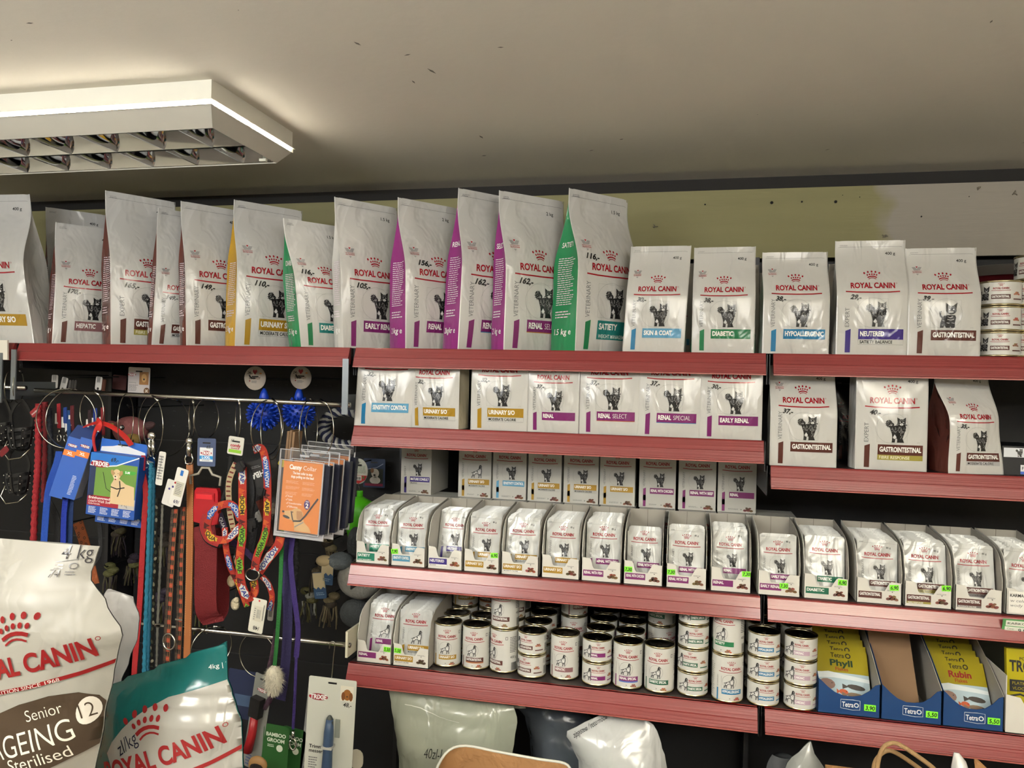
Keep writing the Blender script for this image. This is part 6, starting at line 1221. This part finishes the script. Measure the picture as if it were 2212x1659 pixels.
A.poly([g(*q) for q in [(503, 1479), (450, 1490), (400, 1501), (353, 1512), (312, 1534), (285, 1555), (265, 1574), (237, 1606), (225, 1631), (240, 1659), (250, 1760), (300, 1860), (540, 1860), (540, 1760), (535, 1659), (532, 1600), (530, 1545), (515, 1500)]], (152, 150, 145), 1)
A.add(logo((136, 38, 40)), *g(350, 1660), 338*k2, 2, R(21.5)); A.text('4kg | 72', *g(424, 1462), 9*k2, (206, 214, 214), 2, a=R(12), bold=.0, w=50*k2); A.text('zl/kg', *g(266, 1630), 26*k2, (30, 30, 50), 6, a=R(40), w=56*k2, shear=.2, bold=-.005)
sack('large_food_bag', 'teal topped white food bag leaning beside the big white bag', [(1386, 487, 490, .02), (1390, 478, 490, .06), (1420, 408, 491, .15), (1450, 338, 492, .3), (1480, 270, 503, .6), (1504, 226, 512, .8), (1540, 220, 524, 1), (1600, 208, 526, 1), (1659, 192, 528, 1)], Y2, .10, TE, A, .826, seed=4, wr=.007)
sack('plastic_bag', 'crumpled white plastic bag between the big bag and the straps', [(1273, 232, 240, .05), (1275, 230, 282, .15), (1286, 226, 287, .3), (1330, 218, 302, .7), (1345, 216, 300, .8), (1370, 214, 298, .8), (1420, 206, 280, .8), (1470, 200, 262, .8), (1520, 196, 240, .8), (1600, 190, 232, .8)], -.56, .05, (190, 190, 192), Art().ell(*XZ(238, 1478, -.56), .004, .009, RED, 1), .82, seed=9, wr=.010)
GRES = 3
t = thing('display_table', 'low table carrying the large bags below the picture edge', 'table', (-1.05, -.72, 0)); wd = mat('table_wood', (120, 90, 60), rough=.5)
MB().box(-.5, -.28, .79, .36, .26, .818, wd).build('table_top', t)
for x in (-.46, .32):
    for y in (-.24, .22): MB().box(x-.02, y-.02, 0, x+.02, y+.02, .79, wd).build('leg', t)
Y4 = .03; k4 = 1/850.; g = lambda px, py: XZ(px, py, Y4-.07); A = Art(); A.text('zipsystem / retermocia', *g(849, 1501), .010, (70, 70, 72), 1, a=R(5), w=.15, shear=.2, bold=.0); A.line([g(858, 1540), g(895, 1546), g(940, 1562), g(985, 1572)], .0016, (206, 206, 200), 1)
A.text('40zl-kg', *g(912, 1642), .021, (26, 26, 30), 1, a=R(6), w=.062, shear=.15, bold=-.01)
sack('zip_bag', 'big grey-green zip bag with 40 per kg written on it', [(1486, 872, 890, .03), (1497, 839, 1108, .1), (1540, 845, 1118, .5), (1580, 851, 1112, .8), (1620, 857, 1106, 1), (1659, 862, 1102, 1)], Y4, .15, (150, 154, 142), A, .302, seed=6, wr=.016)
sack('zip_bag', 'slate grey bag in the shade behind the kraft sack', [(1495, 1085, 1150, .05), (1506, 1080, 1250, .3), (1560, 1135, 1290, .7), (1610, 1145, 1300, 1), (1659, 1148, 1300, 1)], .2, .12, (84, 90, 100), None, .302, seed=12, wr=.012)
sack('zip_bag', 'pale curled bag corner above the kraft sack', [(1511, 1105, 1125, .05), (1520, 1095, 1132, .3), (1527, 1086, 1136, .5)], .14, .03, (186, 182, 166), None, None, seed=13, wr=.004)
g = lambda px, py: XZ(px, py, -.02); A = Art(); A.text('zipsystem / retermocia', *g(1236, 1606), .010, (60, 60, 62), 1, a=R(33), w=.092, shear=.2, bold=0); A.line([g(1232, 1588), g(1262, 1566)], .002, (60, 60, 62), 1)
sack('zip_bag', 'light grey zip bag under the shelf beneath the green panelled cans', [(1546, 1305, 1392, .05), (1560, 1280, 1415, .3), (1578, 1246, 1424, .5), (1596, 1221, 1429, .7), (1625, 1236, 1438, .9), (1659, 1250, 1443, 1)], .03, .12, (182, 184, 184), A, .302, seed=15, wr=.013)
kr = mat('kraft_paper', (158, 116, 74), rough=.75, bump=.5, bscale=24, kind='film', var=.12); b = MB(); c = at(1086, 1678, -.235); N = 40; V = []
ow = mat('paper_white_rim', (206, 206, 196), rough=.6)
def rim(k, o=0): a = 2*math.pi*k/N; sx, sy = math.cos(a), math.sin(a); f = lambda v: math.copysign(abs(v)**.7, v); return Vector((c.x+f(sx)*(.145+o), -.235+f(sy)*(.075+o), c.z+.008+.012*sy*1.0+.008*math.sin(3*a+.6)))
def wall(o, m, b, flip): b.grid(lambda k, t: Vector((rim(k, o).x, rim(k, o).y, .001 if t == 0 else rim(k, o).z*t+(0 if t == 1 else .004*math.sin(k)))), range(N+1), [0, .25, .5, .7, .85, .93, 1], m, flip=flip)
wall(.0, mat('sack_lime', (120, 180, 50), rough=.5), b, False); i_ = MB(); wall(-.003, kr, i_, True); i_.add([rim(k, -.004)*1 for k in range(N)], [], kr); i_.add([Vector((rim(k, -.004).x, rim(k, -.004).y, c.z-.14)) for k in range(N)], [tuple(range(N))], kr)
r_ = MB(); r_.tube([rim(k, -.001) for k in range(N)], .0032, ow, 6, True); world('kraft_sack', 'open paper sack with brown lining and white rim', 'sack', [('outer_wall', b), ('lining', i_), ('rim', r_)], (c.x, -.235, 0))
sack('plastic_bag', 'dim grey pointed bag tip under the aquarium food shelf', [(1601, 1749, 1752, .02), (1622, 1728, 1758, .3), (1640, 1710, 1770, .6), (1659, 1696, 1784, 1)], .0, .08, (150, 152, 150), None, .302, seed=17, wr=.008)
sack('plastic_bag', 'very dark bag beside the grey pointed tip', [(1632, 1668, 1712, .3), (1645, 1660, 1716, .8), (1659, 1655, 1720, 1)], .1, .08, (96, 98, 102), None, .302, seed=18)
sack('plastic_bag', 'small white folded bag corner below the blue tray'.replace('below the blue tray', 'near the picture edge'), [(1626, 2060, 2072, .05), (1634, 2058, 2084, .4), (1659, 2054, 2092, .8)], -.12, .05, (222, 222, 222), None, .302, seed=19, wr=.004)
sack('paper_bag', 'brown paper flap beside the white folded corner', [(1640, 2104, 2112, .05), (1659, 2106, 2134, .3)], -.12, .03, (150, 118, 86), None, .302, seed=20, mk=kr)
kc = mat('paper_cord', (150, 120, 82), rough=.8, bump=.5, bscale=200)
t = thing('carrier_bag', 'brown paper carrier bag with two looped handles', 'bag', at(1965, 1700, -.25)); l = -t.location
for pts, Y in (([(1893, 1700), (1896, 1650), (1906, 1618), (1922, 1606), (1942, 1608), (1980, 1632), (2022, 1665), (2060, 1710)], -.27), ([(1886, 1700), (1888, 1655), (1898, 1634), (1915, 1622), (1935, 1626), (1975, 1652), (2010, 1680), (2030, 1710)], -.21)):
    b = MB(); b.tube(bez([at(x, y, Y) for x, y in pts], 6), .0042, kc, 8); b.build('handle', t, loc=l)
c = at(1965, 1705, -.24); b = MB(); b.box(c.x-.14, -.30, .001, c.x+.14, -.18, c.z, kr); b.build('bag_body', t, loc=l)
